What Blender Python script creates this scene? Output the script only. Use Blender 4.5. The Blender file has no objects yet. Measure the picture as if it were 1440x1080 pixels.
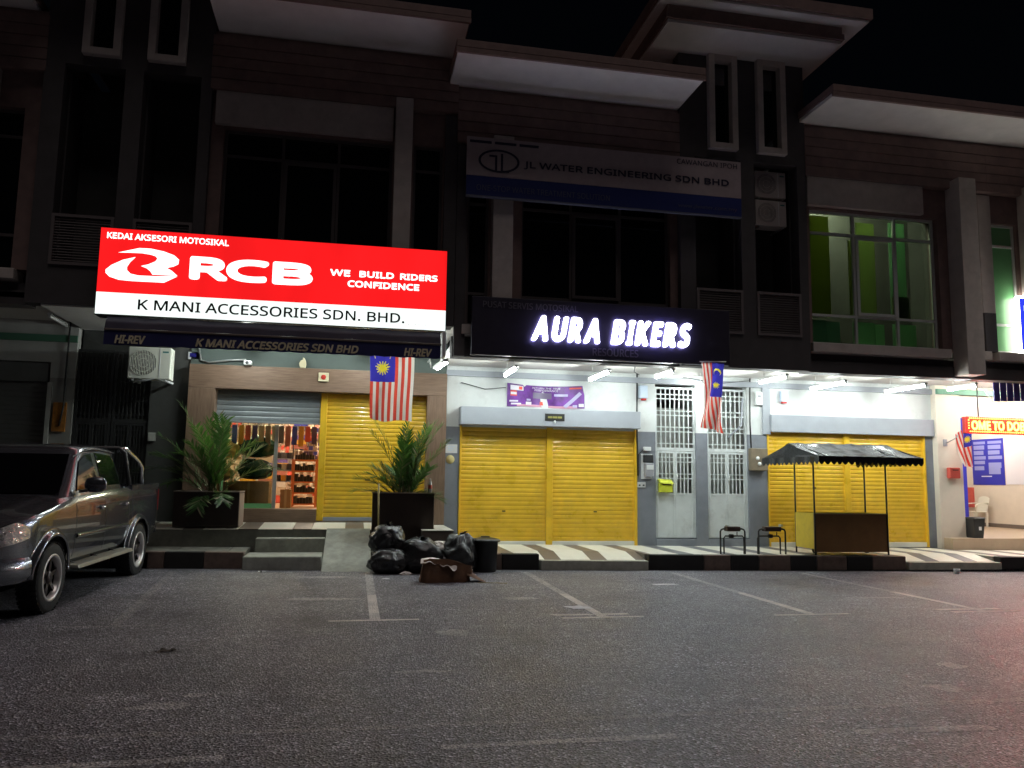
import bpy, bmesh, math, random
from mathutils import Vector, Matrix, noise
R = math.radians
random.seed(7)
sc = bpy.context.scene
COL = sc.collection

# ------------------------------------------------------------------ camera, sky, light, exposure
cam_d = bpy.data.cameras.new('camera')
cam = bpy.data.objects.new('camera', cam_d); COL.objects.link(cam); sc.camera = cam
F_PX, YAW, PITCH, ROLL = 1132.3, R(11.2037), R(6.8536), R(.8263)
cam_d.sensor_fit = 'HORIZONTAL'; cam_d.sensor_width = 36.0
cam_d.lens = 36.0 * F_PX / 1440.0
cam_d.clip_start = .05; cam_d.clip_end = 1500
_f = Vector((math.sin(YAW)*math.cos(PITCH), math.cos(YAW)*math.cos(PITCH), math.sin(PITCH)))
_r0 = Vector((math.cos(YAW), -math.sin(YAW), 0)); _u0 = _r0.cross(_f)
_r = _r0*math.cos(ROLL) + _u0*math.sin(ROLL); _u = -_r0*math.sin(ROLL) + _u0*math.cos(ROLL)
_m = Matrix((_r, _u, -_f)).transposed().to_4x4(); _m.translation = (0, 0, 1.6)
cam.matrix_world = _m

SUN_EL, SUN_ROT = R(69), R(200)
world = bpy.data.worlds.new('World'); sc.world = world; world.use_nodes = True
wn = world.node_tree; wn.nodes.clear()
wo = wn.nodes.new('ShaderNodeOutputWorld'); wb = wn.nodes.new('ShaderNodeBackground'); sk = wn.nodes.new('ShaderNodeTexSky')
sk.sky_type = 'NISHITA'; sk.sun_disc = False; sk.sun_elevation = SUN_EL; sk.sun_rotation = SUN_ROT; sk.dust_density = 4.0; sk.ozone_density = .4
wb.inputs['Strength'].default_value = .0004
wn.links.new(sk.outputs[0], wb.inputs[0]); wn.links.new(wb.outputs[0], wo.inputs[0])
sun_d = bpy.data.lights.new('sun', 'SUN'); sun = bpy.data.objects.new('sun', sun_d); COL.objects.link(sun)
sun_d.energy = .42; sun_d.angle = R(30); sun_d.color = (1, .89, .86)
sun.rotation_euler = (R(90)-SUN_EL, 0, R(12)); sun.location = (0, -10, 40)
sc.view_settings.view_transform = 'Standard'; sc.view_settings.look = 'None'
sc.view_settings.exposure = 0; sc.view_settings.gamma = 1; sc.view_settings.use_curve_mapping = False
sc.cycles.use_denoising = True
sc.cycles.max_bounces = 6; sc.cycles.diffuse_bounces = 3; sc.cycles.glossy_bounces = 3; sc.cycles.transparent_max_bounces = 8
sc.cycles.caustics_reflective = False; sc.cycles.caustics_refractive = False
sc.cycles.sample_clamp_indirect = 4.0

# ------------------------------------------------------------------ materials
MATS = {}
def mat(name, col=(.5,.5,.5), rough=.6, metal=0.0, spec=.5, var=0.0, vscale=6.0, bump=0.0, bscale=60.0, emit=None, estr=0.0, stretch=None, col2=None, coat=0.0, dirt=0.0):
    if name in MATS: return MATS[name]
    m = bpy.data.materials.new(name); m.use_nodes = True; nt = m.node_tree; N = nt.nodes; L = nt.links
    b = N['Principled BSDF']
    b.inputs['Base Color'].default_value = (*col, 1); b.inputs['Roughness'].default_value = rough
    b.inputs['Metallic'].default_value = metal; b.inputs['Specular IOR Level'].default_value = spec
    b.inputs['Coat Weight'].default_value = coat; b.inputs['Coat Roughness'].default_value = .10 if name != 'truck_paint' else .03
    if emit is not None:
        b.inputs['Emission Color'].default_value = (*emit, 1); b.inputs['Emission Strength'].default_value = estr
    if var or bump or dirt:
        tc = N.new('ShaderNodeTexCoord'); src = tc.outputs['Object']
        if stretch:
            mp = N.new('ShaderNodeMapping'); mp.inputs['Scale'].default_value = stretch
            L.new(src, mp.inputs[0]); src = mp.outputs[0]
        if var:
            n1 = N.new('ShaderNodeTexNoise'); n1.inputs['Scale'].default_value = vscale; n1.inputs['Detail'].default_value = 6; n1.inputs['Roughness'].default_value = .62
            L.new(src, n1.inputs['Vector'])
            rp = N.new('ShaderNodeMapRange'); rp.inputs[1].default_value = .3; rp.inputs[2].default_value = .7
            L.new(n1.outputs[0], rp.inputs[0])
            mx = N.new('ShaderNodeMix'); mx.data_type = 'RGBA'
            c2 = col2 if col2 else tuple(min(1, c*(1+var)) for c in col); c1 = col if col2 else tuple(c*(1-var) for c in col)
            mx.inputs[6].default_value = (*c1, 1); mx.inputs[7].default_value = (*c2, 1)
            L.new(rp.outputs[0], mx.inputs[0]); last = mx.outputs[2]
            if dirt:
                n3 = N.new('ShaderNodeTexNoise'); n3.inputs['Scale'].default_value = 2.2; n3.inputs['Detail'].default_value = 8; n3.inputs['Roughness'].default_value = .7
                L.new(tc.outputs['Object'], n3.inputs['Vector'])
                r3 = N.new('ShaderNodeMapRange'); r3.inputs[1].default_value = .52; r3.inputs[2].default_value = .75; r3.inputs[4].default_value = dirt
                L.new(n3.outputs[0], r3.inputs[0])
                m3 = N.new('ShaderNodeMix'); m3.data_type = 'RGBA'; m3.inputs[7].default_value = (.12,.10,.08,1)
                L.new(r3.outputs[0], m3.inputs[0]); L.new(last, m3.inputs[6]); last = m3.outputs[2]
            L.new(last, b.inputs['Base Color'])
            r2 = N.new('ShaderNodeMapRange'); r2.inputs[3].default_value = max(.03, rough-.08); r2.inputs[4].default_value = min(1, rough+.1)
            L.new(n1.outputs[0], r2.inputs[0]); L.new(r2.outputs[0], b.inputs['Roughness'])
        if bump:
            n2 = N.new('ShaderNodeTexNoise'); n2.inputs['Scale'].default_value = bscale; n2.inputs['Detail'].default_value = 5
            L.new(src, n2.inputs['Vector'])
            bp = N.new('ShaderNodeBump'); bp.inputs['Strength'].default_value = bump; bp.inputs['Distance'].default_value = .02
            L.new(n2.outputs[0], bp.inputs['Height']); L.new(bp.outputs[0], b.inputs['Normal'])
    MATS[name] = m; return m

def asphalt(name, paint=None, wear=.5):
    m = bpy.data.materials.new(name); m.use_nodes = True; nt = m.node_tree; N = nt.nodes; L = nt.links
    b = N['Principled BSDF']; tc = N.new('ShaderNodeTexCoord')
    def nz(scale, detail=4, rough=.6):
        n = N.new('ShaderNodeTexNoise'); n.inputs['Scale'].default_value = scale; n.inputs['Detail'].default_value = detail; n.inputs['Roughness'].default_value = rough
        L.new(tc.outputs['Object'], n.inputs['Vector']); return n.outputs[0]
    def mr(src, a, bb, c, d):
        n = N.new('ShaderNodeMapRange'); n.inputs[1].default_value = a; n.inputs[2].default_value = bb; n.inputs[3].default_value = c; n.inputs[4].default_value = d
        L.new(src, n.inputs[0]); return n.outputs[0]
    def mul(a, c):
        n = N.new('ShaderNodeMath'); n.operation = 'MULTIPLY'; L.new(a, n.inputs[0]); L.new(c, n.inputs[1]); return n.outputs[0]
    vo = N.new('ShaderNodeTexVoronoi'); vo.inputs['Scale'].default_value = 64; L.new(tc.outputs['Object'], vo.inputs['Vector'])
    sep = N.new('ShaderNodeSeparateColor'); L.new(vo.outputs['Color'], sep.inputs[0])
    st = mr(sep.outputs[0], .0, 1, .03, 1.10)
    hi = mr(sep.outputs[1], .80, 1.0, 0, 2.8)
    ad = N.new('ShaderNodeMath'); ad.operation = 'ADD'; L.new(st, ad.inputs[0]); L.new(hi, ad.inputs[1])
    big = mr(nz(.45, 7, .65), .3, .72, .62, 1.5)
    mid = mr(nz(3.5, 5), .3, .7, .8, 1.2)
    mp = N.new('ShaderNodeMapping'); mp.inputs['Scale'].default_value = (.16, 1.5, 1); L.new(tc.outputs['Object'], mp.inputs[0])
    sn = N.new('ShaderNodeTexNoise'); sn.inputs['Scale'].default_value = 1.6; sn.inputs['Detail'].default_value = 7; sn.inputs['Roughness'].default_value = .7; L.new(mp.outputs[0], sn.inputs['Vector'])
    streak = mr(sn.outputs[0], .54, .76, 1.0, 1.75)
    scuff = mr(nz(1.7, 9, .72), .62, .74, 1.0, 2.1)
    oil = mr(nz(.9, 5, .5), .25, .40, .62, 1.0)
    val = mul(mul(mul(mul(mul(ad.outputs[0], big), mid), streak), scuff), oil)
    cb = N.new('ShaderNodeMix'); cb.data_type = 'RGBA'; cb.blend_type = 'MULTIPLY'; cb.inputs[0].default_value = 1
    cb.inputs[6].default_value = (.178, .174, .198, 1)
    cc = N.new('ShaderNodeCombineColor'); [L.new(val, cc.inputs[i]) for i in range(3)]
    L.new(cc.outputs[0], cb.inputs[7]); col = cb.outputs[2]
    if paint:
        msk = mr(nz(26, 8, .75), wear-.09, wear+.09, 0, 1); msk2 = mr(nz(2.5, 4), .3, .6, .45, 1)
        pm = mul(msk, msk2)
        mx = N.new('ShaderNodeMix'); mx.data_type = 'RGBA'; mx.inputs[7].default_value = (*paint, 1)
        L.new(pm, mx.inputs[0]); L.new(col, mx.inputs[6]); col = mx.outputs[2]
    L.new(col, b.inputs['Base Color'])
    rr = mr(nz(1.1, 6), .3, .7, .30, .46); L.new(rr, b.inputs['Roughness'])
    b.inputs['Specular IOR Level'].default_value = .5
    bp = N.new('ShaderNodeBump'); bp.inputs['Strength'].default_value = .75; bp.inputs['Distance'].default_value = .02
    L.new(vo.outputs['Distance'], bp.inputs['Height']); L.new(bp.outputs[0], b.inputs['Normal'])
    MATS[name] = m; return m

def glassy(name, tint, gloss=.12, rough=.03):
    m = bpy.data.materials.new(name); m.use_nodes = True; nt = m.node_tree; N = nt.nodes; L = nt.links; N.clear()
    o = N.new('ShaderNodeOutputMaterial'); t = N.new('ShaderNodeBsdfTransparent'); g = N.new('ShaderNodeBsdfGlossy'); mx = N.new('ShaderNodeMixShader'); fr = N.new('ShaderNodeFresnel')
    t.inputs[0].default_value = (*tint, 1); g.inputs['Roughness'].default_value = rough; fr.inputs[0].default_value = 1.5
    L.new(fr.outputs[0], mx.inputs[0]); L.new(t.outputs[0], mx.inputs[1]); L.new(g.outputs[0], mx.inputs[2]); L.new(mx.outputs[0], o.inputs[0])
    MATS[name] = m; return m

def translucent(name, col, k=.5):
    m = MATS[name]; nt = m.node_tree; N = nt.nodes; L = nt.links; b = N['Principled BSDF']; o = [n for n in N if n.type == 'OUTPUT_MATERIAL'][0]
    t = N.new('ShaderNodeBsdfTranslucent'); t.inputs[0].default_value = (*col, 1); mx = N.new('ShaderNodeMixShader'); mx.inputs[0].default_value = k
    L.new(b.outputs[0], mx.inputs[1]); L.new(t.outputs[0], mx.inputs[2]); L.new(mx.outputs[0], o.inputs[0])
def wood(name, c1, c2, axis='x'):
    return mat(name, c1, .55, var=.3, col2=c2, vscale=3.0, stretch=(1.2,1.2,14) if axis == 'x' else (14,14,1.2), bump=.05, bscale=8)

asphalt('asphalt'); asphalt('asphalt_paint', (.80,.75,.70), .36); asphalt('asphalt_paint_mid', (.66,.63,.62), .50); asphalt('asphalt_paint_faint', (.44,.41,.40), .54)
mat('terracotta', (.22,.145,.13), .8, var=.18, vscale=4, bump=.06, bscale=40)
mat('beige_plaster', (.56,.50,.46), .8, var=.10, vscale=5, bump=.04, bscale=50, dirt=.25)
mat('white_soffit', (.80,.77,.74), .85, var=.06, vscale=3)
mat('tower_grey', (.075,.068,.070), .75, var=.15, vscale=4, bump=.05, bscale=50)
mat('white_wall', (.72,.74,.73), .7, var=.05, vscale=3, bump=.03, bscale=60, dirt=.22)
mat('grey_wall', (.20,.215,.25), .6, var=.10, vscale=4, bump=.03, bscale=60, dirt=.2)
mat('light_grey_metal', (.34,.36,.40), .45, var=.06, vscale=3)
mat('sage_wall', (.085,.108,.098), .7, var=.08, vscale=3, bump=.03)
mat('cream_wall', (.72,.64,.54), .7, var=.05, vscale=3)
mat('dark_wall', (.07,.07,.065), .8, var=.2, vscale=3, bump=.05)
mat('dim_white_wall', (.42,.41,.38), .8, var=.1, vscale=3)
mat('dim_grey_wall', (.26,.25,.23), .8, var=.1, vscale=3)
mat('stair_wall', (.42,.43,.40), .8, var=.12, vscale=2); mat('green_beam', (.06,.16,.10), .7)
mat('yellow_shutter', (.87,.535,.035), .28, spec=.6, coat=.45, var=.12, vscale=2.0, dirt=.20, bump=.02, bscale=30)
mat('grey_shutter', (.30,.33,.34), .4, metal=.3, var=.1, vscale=4)
mat('dark_shutter', (.16,.16,.15), .5, metal=.2, var=.1)
mat('gate_paint', (.70,.74,.74), .5, var=.07, vscale=4, dirt=.35)
mat('gate_black', (.03,.03,.03), .5)
mat('concrete', (.36,.37,.32), .85, var=.28, vscale=5, bump=.12, bscale=40, dirt=.3)
mat('concrete_slab', (.20,.20,.17), .85, var=.25, vscale=6, bump=.1, bscale=40)
mat('tile_white', (.84,.82,.72), .35, var=.06, vscale=2, dirt=.12)
mat('tile_brown', (.16,.13,.11), .4, var=.12, vscale=3)
mat('tile_grey', (.15,.15,.16), .4, var=.12, vscale=3)
mat('grout', (.20,.19,.17), .9)
mat('kerb_black', (.016,.015,.014), .75, var=.3, vscale=8, bump=.1)
mat('kerb_tan', (.15,.105,.085), .8, var=.3, vscale=8, bump=.1, dirt=.4)
mat('kerb_pale', (.42,.41,.34), .85, var=.2, vscale=6, bump=.1)
wood('wood_frame_h', (.215,.135,.088), (.125,.075,.048), 'x'); wood('wood_frame_v', (.215,.135,.088), (.125,.075,.048), 'z')
mat('glass_dark', (.006,.007,.008), .06, spec=.6)
mat('alu', (.50,.51,.50), .4, metal=.6)
mat('alu_dark', (.10,.085,.085), .5)
mat('frame_grey', (.66,.68,.65), .5)
glassy('glass_green', (.82,.94,.80)); glassy('glass_clear', (.85,.93,.88))
mat('board_lime', (.36,.42,.20), .6, var=.12, vscale=2); mat('board_olive', (.22,.26,.07), .6, var=.12, vscale=2)
mat('board_green', (.36,.56,.38), .6, var=.10, vscale=2); mat('board_teal', (.22,.38,.30), .6, var=.12, vscale=3)
mat('film_green', (.16,.42,.18), .3, var=.12, vscale=1.2)
mat('black_panel', (.034,.030,.050), .45, var=.1); mat('black_metal', (.015,.015,.015), .45); mat('black_plastic', (.02,.02,.022), .5)
mat('dim_letter', (.17,.155,.19), .5)
mat('sign_red', (.5,.01,.01), .35, emit=(1,.012,.014), estr=1.05)
mat('sign_white', (.8,.8,.8), .35, emit=(.90,1,.96), estr=1.25)
mat('sign_letter_white', (.8,.8,.8), .35, emit=(1,.98,.96), estr=1.7)
mat('faint_print', (.7,.7,.7), .5, emit=(.9,.9,.88), estr=.62)
mat('sign_letter_black', (.02,.018,.018), .4)
mat('halo_white', (.9,.9,.9), .4, emit=(.78,.82,1.0), estr=34.0); mat('halo_edge', (.9,.9,.9), .4, emit=(.80,.78,1.0), estr=1.5)
mat('halo_rim', (.5,.5,.8), .4, emit=(.60,.56,1.0), estr=5.5)
mat('navy_awning', (.020,.018,.045), .65, var=.2, vscale=3, bump=.05); mat('navy_valance', (.020,.022,.11), .6, var=.15, vscale=4)
mat('valance_letter', (.78,.70,.50), .6, var=.25, vscale=10)
mat('jl_white', (.44,.36,.37), .6, var=.08); mat('jl_blue', (.016,.03,.17), .5); mat('jl_text', (.02,.02,.05), .6); mat('jl_pale', (.10,.11,.19), .6); mat('jl_edge', (.16,.17,.22), .5)
mat('tube_on', (.9,.9,.9), .4, emit=(.90,1.0,.97), estr=142.0)
mat('tube_off', (.55,.55,.52), .4)
mat('tube_warm', (.9,.9,.9), .4, emit=(1.0,.87,.66), estr=430.0)
mat('tube_dobi', (.9,.9,.9), .4, emit=(1.0,.90,.78), estr=300.0)
mat('tube_dobi_fill', (.9,.9,.9), .4, emit=(1.0,.95,.86), estr=380.0)
mat('tube_backlight', (.9,.9,.9), .4, emit=(1,.95,.8), estr=270.0)
mat('fixture_white', (.7,.7,.68), .45)
mat('flag_red', (.62,.055,.04), .75, var=.08, vscale=6); mat('flag_white', (.72,.66,.60), .75, var=.06, vscale=6); mat('flag_blue', (.035,.03,.32), .75, var=.1, vscale=6); mat('flag_yellow', (.80,.66,.03), .7)
translucent('flag_red',(.80,.09,.06)); translucent('flag_white',(.85,.80,.74)); translucent('flag_blue',(.05,.045,.45)); translucent('flag_yellow',(.9,.75,.05))
mat('banner_purple', (.13,.025,.24), .45, var=.55, vscale=4, bump=.1, bscale=5); mat('banner_violet', (.24,.06,.36), .45); mat('banner_white', (.75,.72,.78), .5); mat('banner_red', (.70,.08,.05), .5); mat('banner_grey', (.16,.13,.20), .4, metal=.3); mat('banner_lilac', (.45,.42,.62), .4); mat('banner_pink', (.62,.30,.42), .5)
mat('leaf', (.030,.082,.020), .42, var=.35, vscale=5); mat('leaf_light', (.065,.13,.04), .45, var=.3, vscale=5); mat('leaf_dry', (.22,.20,.10), .6); mat('stem', (.10,.10,.035), .6)
translucent('leaf',(.10,.24,.03),.35); translucent('leaf_light',(.16,.30,.06),.35)
mat('planter_brown', (.028,.017,.013), .5, var=.3, vscale=4, bump=.04); mat('planter_cap', (.30,.24,.20), .6); mat('soil', (.04,.03,.02), .95)
mat('bag_black', (.016,.016,.017), .36, spec=.55)
def bag_material():
    m = MATS['bag_black']; nt = m.node_tree; N = nt.nodes; L = nt.links; b = N['Principled BSDF']; tc = N.new('ShaderNodeTexCoord')
    n = N.new('ShaderNodeTexNoise'); n.inputs['Scale'].default_value = 5; n.inputs['Detail'].default_value = 9; n.inputs['Roughness'].default_value = .62; n.inputs['Distortion'].default_value = 2.2; n.noise_type = 'RIDGED_MULTIFRACTAL'
    L.new(tc.outputs['Object'], n.inputs['Vector']); bp = N.new('ShaderNodeBump'); bp.inputs['Strength'].default_value = .75; bp.inputs['Distance'].default_value = .03
    L.new(n.outputs[0], bp.inputs['Height']); L.new(bp.outputs[0], b.inputs['Normal'])
bag_material()
mat('bin_black', (.012,.012,.012), .4)
mat('card_brown', (.15,.075,.04), .8, var=.3, vscale=6, bump=.1); mat('card_pale', (.78,.72,.66), .7, var=.15); mat('paper', (.72,.72,.72), .7)
mat('card_box', (.36,.22,.12), .75, var=.12, vscale=5); mat('tape', (.48,.36,.22), .4)
mat('bamboo', (.34,.27,.10), .6)
mat('truck_paint', (.13,.135,.155), .25, metal=.7, spec=.5, coat=1.0); mat('truck_trim', (.02,.02,.021), .5); mat('tyre', (.014,.014,.014), .75, bump=.3, bscale=40)
mat('chrome', (.70,.70,.70), .12, metal=1.0); mat('rim_bright', (.80,.77,.74), .30, metal=.6); mat('rim_dark', (.06,.05,.05), .35, metal=.6)
mat('lamp_lens', (.75,.72,.70), .16, spec=.8, metal=1.0, bump=.5, bscale=16); mat('lamp_amber', (.5,.16,.02), .15); mat('step_metal', (.33,.33,.28), .4, metal=.4, var=.1); mat('truck_glass', (.004,.004,.005), .05, spec=.45)
mat('tarp_black', (.017,.017,.018), .22, spec=.55, bump=.35, bscale=5); mat('cart_brown', (.26,.135,.04), .5, var=.25, vscale=2, dirt=.3); mat('cart_yellow', (.55,.40,.03), .5, var=.1, dirt=.25); mat('cart_top', (.33,.29,.20), .4)
mat('pipe_black', (.012,.011,.010), .5); mat('meter_brown', (.06,.035,.025), .5, var=.2)
mat('letter_yellow', (.62,.66,.05), .4); mat('letter_red', (.52,.08,.06), .45); mat('pvc_white', (.72,.73,.72), .4); mat('meter_grey', (.33,.33,.36), .4); mat('plywood', (.19,.15,.10), .7, var=.2)
mat('cable', (.02,.02,.02), .6); mat('box_red', (.55,.03,.03), .4); mat('pale_blue', (.62,.72,.85), .4)
mat('plate_cream', (.62,.55,.36), .45); mat('plate_yellow', (.58,.48,.20), .5); mat('orange_notice', (.36,.14,.02), .7, var=.4, vscale=14)
mat('gold_text', (.30,.28,.08), .4); mat('ac_white', (.78,.78,.68), .5, var=.05); mat('ac_dark', (.05,.05,.045), .6); mat('teal_mark', (.05,.20,.18), .5)
mat('shop_floor', (.52,.33,.20), .3, var=.08); mat('shop_wall', (.70,.56,.40), .7, var=.12); mat('rack_orange', (.62,.19,.07), .5); mat('goods_dark', (.035,.03,.03), .4); mat('tarp_green', (.012,.05,.032), .22, var=.3); mat('goods_tan', (.66,.52,.24), .5, var=.3)
for i, c in enumerate([(.05,.06,.35),(.62,.30,.04),(.55,.08,.05),(.10,.06,.18),(.45,.33,.22),(.28,.18,.12),(.52,.45,.36),(.12,.10,.09),(.35,.12,.08)]): mat('pack_%d' % i, c, .35)
mat('led_red', (.3,.02,.01), .4, emit=(1,.0018,.0008), estr=38.0); mat('led_amber', (.6,.5,.1), .4, emit=(1,.78,.14), estr=4.5); mat('led_case', (.35,.03,.02), .4)
mat('dobi_floor', (.50,.38,.27), .3, var=.06); mat('poster_blue', (.022,.025,.36), .45); mat('poster_text', (.28,.30,.62), .5); mat('poster_white', (.74,.72,.78), .5); mat('plastic_white', (.74,.72,.62), .4)
mat('dobi_sign_blue', (.02,.03,.3), .4, emit=(.025,.045,.75), estr=1.3); mat('dobi_sign_white', (.8,.8,.8), .4, emit=(1,.96,.86), estr=9.0); mat('dobi_sign_letter', (.7,.7,.2), .4, emit=(.75,.9,.15), estr=1.2)
mat('purple_gloss', (.06,.045,.19), .18, spec=.6)
mat('bottle', (.5,.5,.5), .15, spec=.6); mat('bottle_label', (.5,.08,.05), .5)
mat('leaf_litter', (.05,.04,.03), .9)

# ------------------------------------------------------------------ builders
WLOC = {}
def reg(o, label, cat, group=None, kind=None):
    if label: o['label'] = label
    if cat: o['category'] = cat
    if group: o['group'] = group
    if kind: o['kind'] = kind
    return o
def thing(name, label, cat, loc, group=None, rotz=0):
    o = bpy.data.objects.new(name, None); COL.objects.link(o); o.empty_display_size = .2
    o.location = loc; o.rotation_euler = (0, 0, rotz); WLOC[o.name] = Vector(loc)
    return reg(o, label, cat, group)
class MB:
    def __init__(s): s.v = []; s.f = []; s.mi = []; s.sm = []
    def add(s, vs, fs, mi=0, smooth=False):
        k = len(s.v); s.v += [tuple(p) for p in vs]; s.f += [tuple(i+k for i in f) for f in fs]
        s.mi += [mi]*len(fs); s.sm += [smooth]*len(fs); return s
    def box(s, x0, x1, y0, y1, z0, z1, mi=0):
        return s.add([(x0,y0,z0),(x1,y0,z0),(x1,y1,z0),(x0,y1,z0),(x0,y0,z1),(x1,y0,z1),(x1,y1,z1),(x0,y1,z1)],
              [(0,3,2,1),(4,5,6,7),(0,1,5,4),(1,2,6,5),(2,3,7,6),(3,0,4,7)], mi)
    def hexa(s, p, mi=0):   # 8 points: bottom 4 ccw, top 4 ccw
        return s.add(p, [(0,3,2,1),(4,5,6,7),(0,1,5,4),(1,2,6,5),(2,3,7,6),(3,0,4,7)], mi)
    def tube(s, pts, r, n=8, mi=0, cap=True):
        pts = [Vector(p) for p in pts]; rs = r if isinstance(r, (list, tuple)) else [r]*len(pts); vs = []; fs = []; up = None
        for i, p in enumerate(pts):
            d = (pts[min(i+1, len(pts)-1)] - pts[max(i-1, 0)]).normalized()
            if up is None: up = Vector((0,0,1)) if abs(d.z) < .9 else Vector((1,0,0))
            a = d.cross(up).normalized(); bq = a.cross(d).normalized(); up = bq
            for k in range(n):
                t = 2*math.pi*k/n; vs.append(p + (a*math.cos(t) + bq*math.sin(t))*rs[i])
        for i in range(len(pts)-1):
            for k in range(n): fs.append((i*n+k, i*n+(k+1) % n, (i+1)*n+(k+1) % n, (i+1)*n+k))
        if cap: fs.append(tuple(range(n))[::-1]); fs.append(tuple(range((len(pts)-1)*n, len(pts)*n)))
        return s.add(vs, fs, mi, True)
    def grid(s, fn, nu, nv, mi=0, smooth=True, mfn=None):
        k = len(s.v)
        for j in range(nv+1):
            for i in range(nu+1): s.v.append(tuple(fn(i/nu, j/nv)))
        for j in range(nv):
            for i in range(nu):
                a = k+j*(nu+1)+i; s.f.append((a, a+1, a+nu+2, a+nu+1)); s.mi.append(mfn(i, j) if mfn else mi); s.sm.append(smooth)
        return s
    def lathe(s, c, prof, n=24, mi=0, axis='z'):
        c = Vector(c); vs = []; fs = []
        for (r, h) in prof:
            for k in range(n):
                t = 2*math.pi*k/n
                q = (r*math.cos(t), r*math.sin(t), h)
                vs.append(c + Vector(q if axis == 'z' else ((h, q[0], q[1]) if axis == 'x' else (q[0], h, q[1]))))
        for i in range(len(prof)-1):
            for k in range(n): fs.append((i*n+k, i*n+(k+1) % n, (i+1)*n+(k+1) % n, (i+1)*n+k))
        return s.add(vs, fs, mi, True)
    def poly_xz(s, pts, y, th=.004, mi=0):
        n = len(pts); vs = [(p[0], y, p[1]) for p in pts] + [(p[0], y+th, p[1]) for p in pts]
        fs = [tuple(range(n)), tuple(range(2*n-1, n-1, -1))] + [(i, i+n, (i+1) % n+n, (i+1) % n) for i in range(n)]
        return s.add(vs, fs, mi)
    def build(s, name, mats, parent=None, local=False, bevel=0, bseg=2, fixn=False, autosm=False):
        me = bpy.data.meshes.new(name)
        off = Vector((0,0,0)) if (local or parent is None) else WLOC.get(parent.name, Vector((0,0,0)))
        me.from_pydata([(v[0]-off.x, v[1]-off.y, v[2]-off.z) for v in s.v], [], s.f)
        mats = mats if isinstance(mats, (list, tuple)) else [mats]
        for mm in mats: me.materials.append(MATS[mm])
        me.polygons.foreach_set('material_index', s.mi); me.polygons.foreach_set('use_smooth', s.sm)
        if fixn:
            bm = bmesh.new(); bm.from_mesh(me); bmesh.ops.recalc_face_normals(bm, faces=bm.faces); bm.to_mesh(me); bm.free()
        me.update()
        o = bpy.data.objects.new(name, me); COL.objects.link(o)
        if parent is not None: o.parent = parent; WLOC[o.name] = off
        if bevel:
            md = o.modifiers.new('bevel', 'BEVEL'); md.width = bevel; md.segments = bseg; md.limit_method = 'ANGLE'; md.angle_limit = R(40)
        return o
def BX(name, m, parent, x0, x1, y0, y1, z0, z1, bevel=0):
    return MB().box(x0, x1, y0, y1, z0, z1).build(name, m, parent, bevel=bevel)
def copy_tree(o, parent=None):
    c = o.copy(); COL.objects.link(c); c.parent = parent
    for ch in list(o.children): copy_tree(ch, c)
    return c

# lettering: glyph outlines of the built-in font, fitted to a real size on the sign
TXT = {}
import os
FONT = None
try:
    _fp = os.path.join(bpy.utils.system_resource('DATAFILES'), 'fonts', 'NotoSansMath-Regular.woff2')
    if os.path.exists(_fp): FONT = bpy.data.fonts.load(_fp)
except Exception: FONT = None
def glyphs(body, bold=0.0, shear=0.0, space=1.0):
    key = (body, bold, shear, space)
    if key in TXT: return TXT[key]
    cu = bpy.data.curves.new('t', 'FONT'); cu.body = body; cu.shear = shear; cu.space_character = space
    if FONT: cu.font = FONT
    cu.resolution_u = 3; cu.fill_mode = 'FRONT'
    o = bpy.data.objects.new('t', cu); COL.objects.link(o)
    dg = bpy.context.evaluated_depsgraph_get(); me = bpy.data.meshes.new_from_object(o.evaluated_get(dg))
    vs = [(v.co.x, v.co.y) for v in me.vertices]; fs = [tuple(p.vertices) for p in me.polygons]
    bpy.data.objects.remove(o); bpy.data.meshes.remove(me); bpy.data.curves.remove(cu)
    TXT[key] = (vs, fs); return TXT[key]
SMEAR = [(0,0)] + [(math.cos(2*math.pi*i/14), math.sin(2*math.pi*i/14)) for i in range(14)]
def text(name, body, x0, x1, z0, z1, y, m, parent, bold=0.0, shear=0.0, th=.004, space=1.0, rim=None):
    vs, fs = glyphs(body, 0, shear, space)
    ax = min(v[0] for v in vs); bx = max(v[0] for v in vs); az = min(v[1] for v in vs); bz = max(v[1] for v in vs)
    b = MB(); ed = {}
    for f in fs:
        for i in range(len(f)):
            a, c = f[i], f[(i+1) % len(f)]; k = (min(a, c), max(a, c)); ed.setdefault(k, []).append((a, c))
    r = bold*(z1-z0)*.9; off = SMEAR if bold else SMEAR[:1]   # heavier weights: the outline swept round a small circle
    for q, (ox, oz) in enumerate(off):
        P = [(x0+r+(v[0]-ax)/(bx-ax)*(x1-x0-2*r)+ox*r, z0+r+(v[1]-az)/(bz-az)*(z1-z0-2*r)+oz*r) for v in vs]
        t_ = th+.00025*q; n = len(P)
        b.add([(p[0], y-t_, p[1]) for p in P], fs, 0); k0 = len(b.v); b.v += [(p[0], y-t_, p[1]) for p in P] + [(p[0], y, p[1]) for p in P]
        for k, l in ed.items():
            if len(l) == 1:
                a, c = l[0]; b.f.append((k0+a, k0+a+n, k0+c+n, k0+c)); b.mi.append(1 if rim else 0); b.sm.append(False)
    return b.build(name, [m, rim] if rim else [m], parent)

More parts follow.
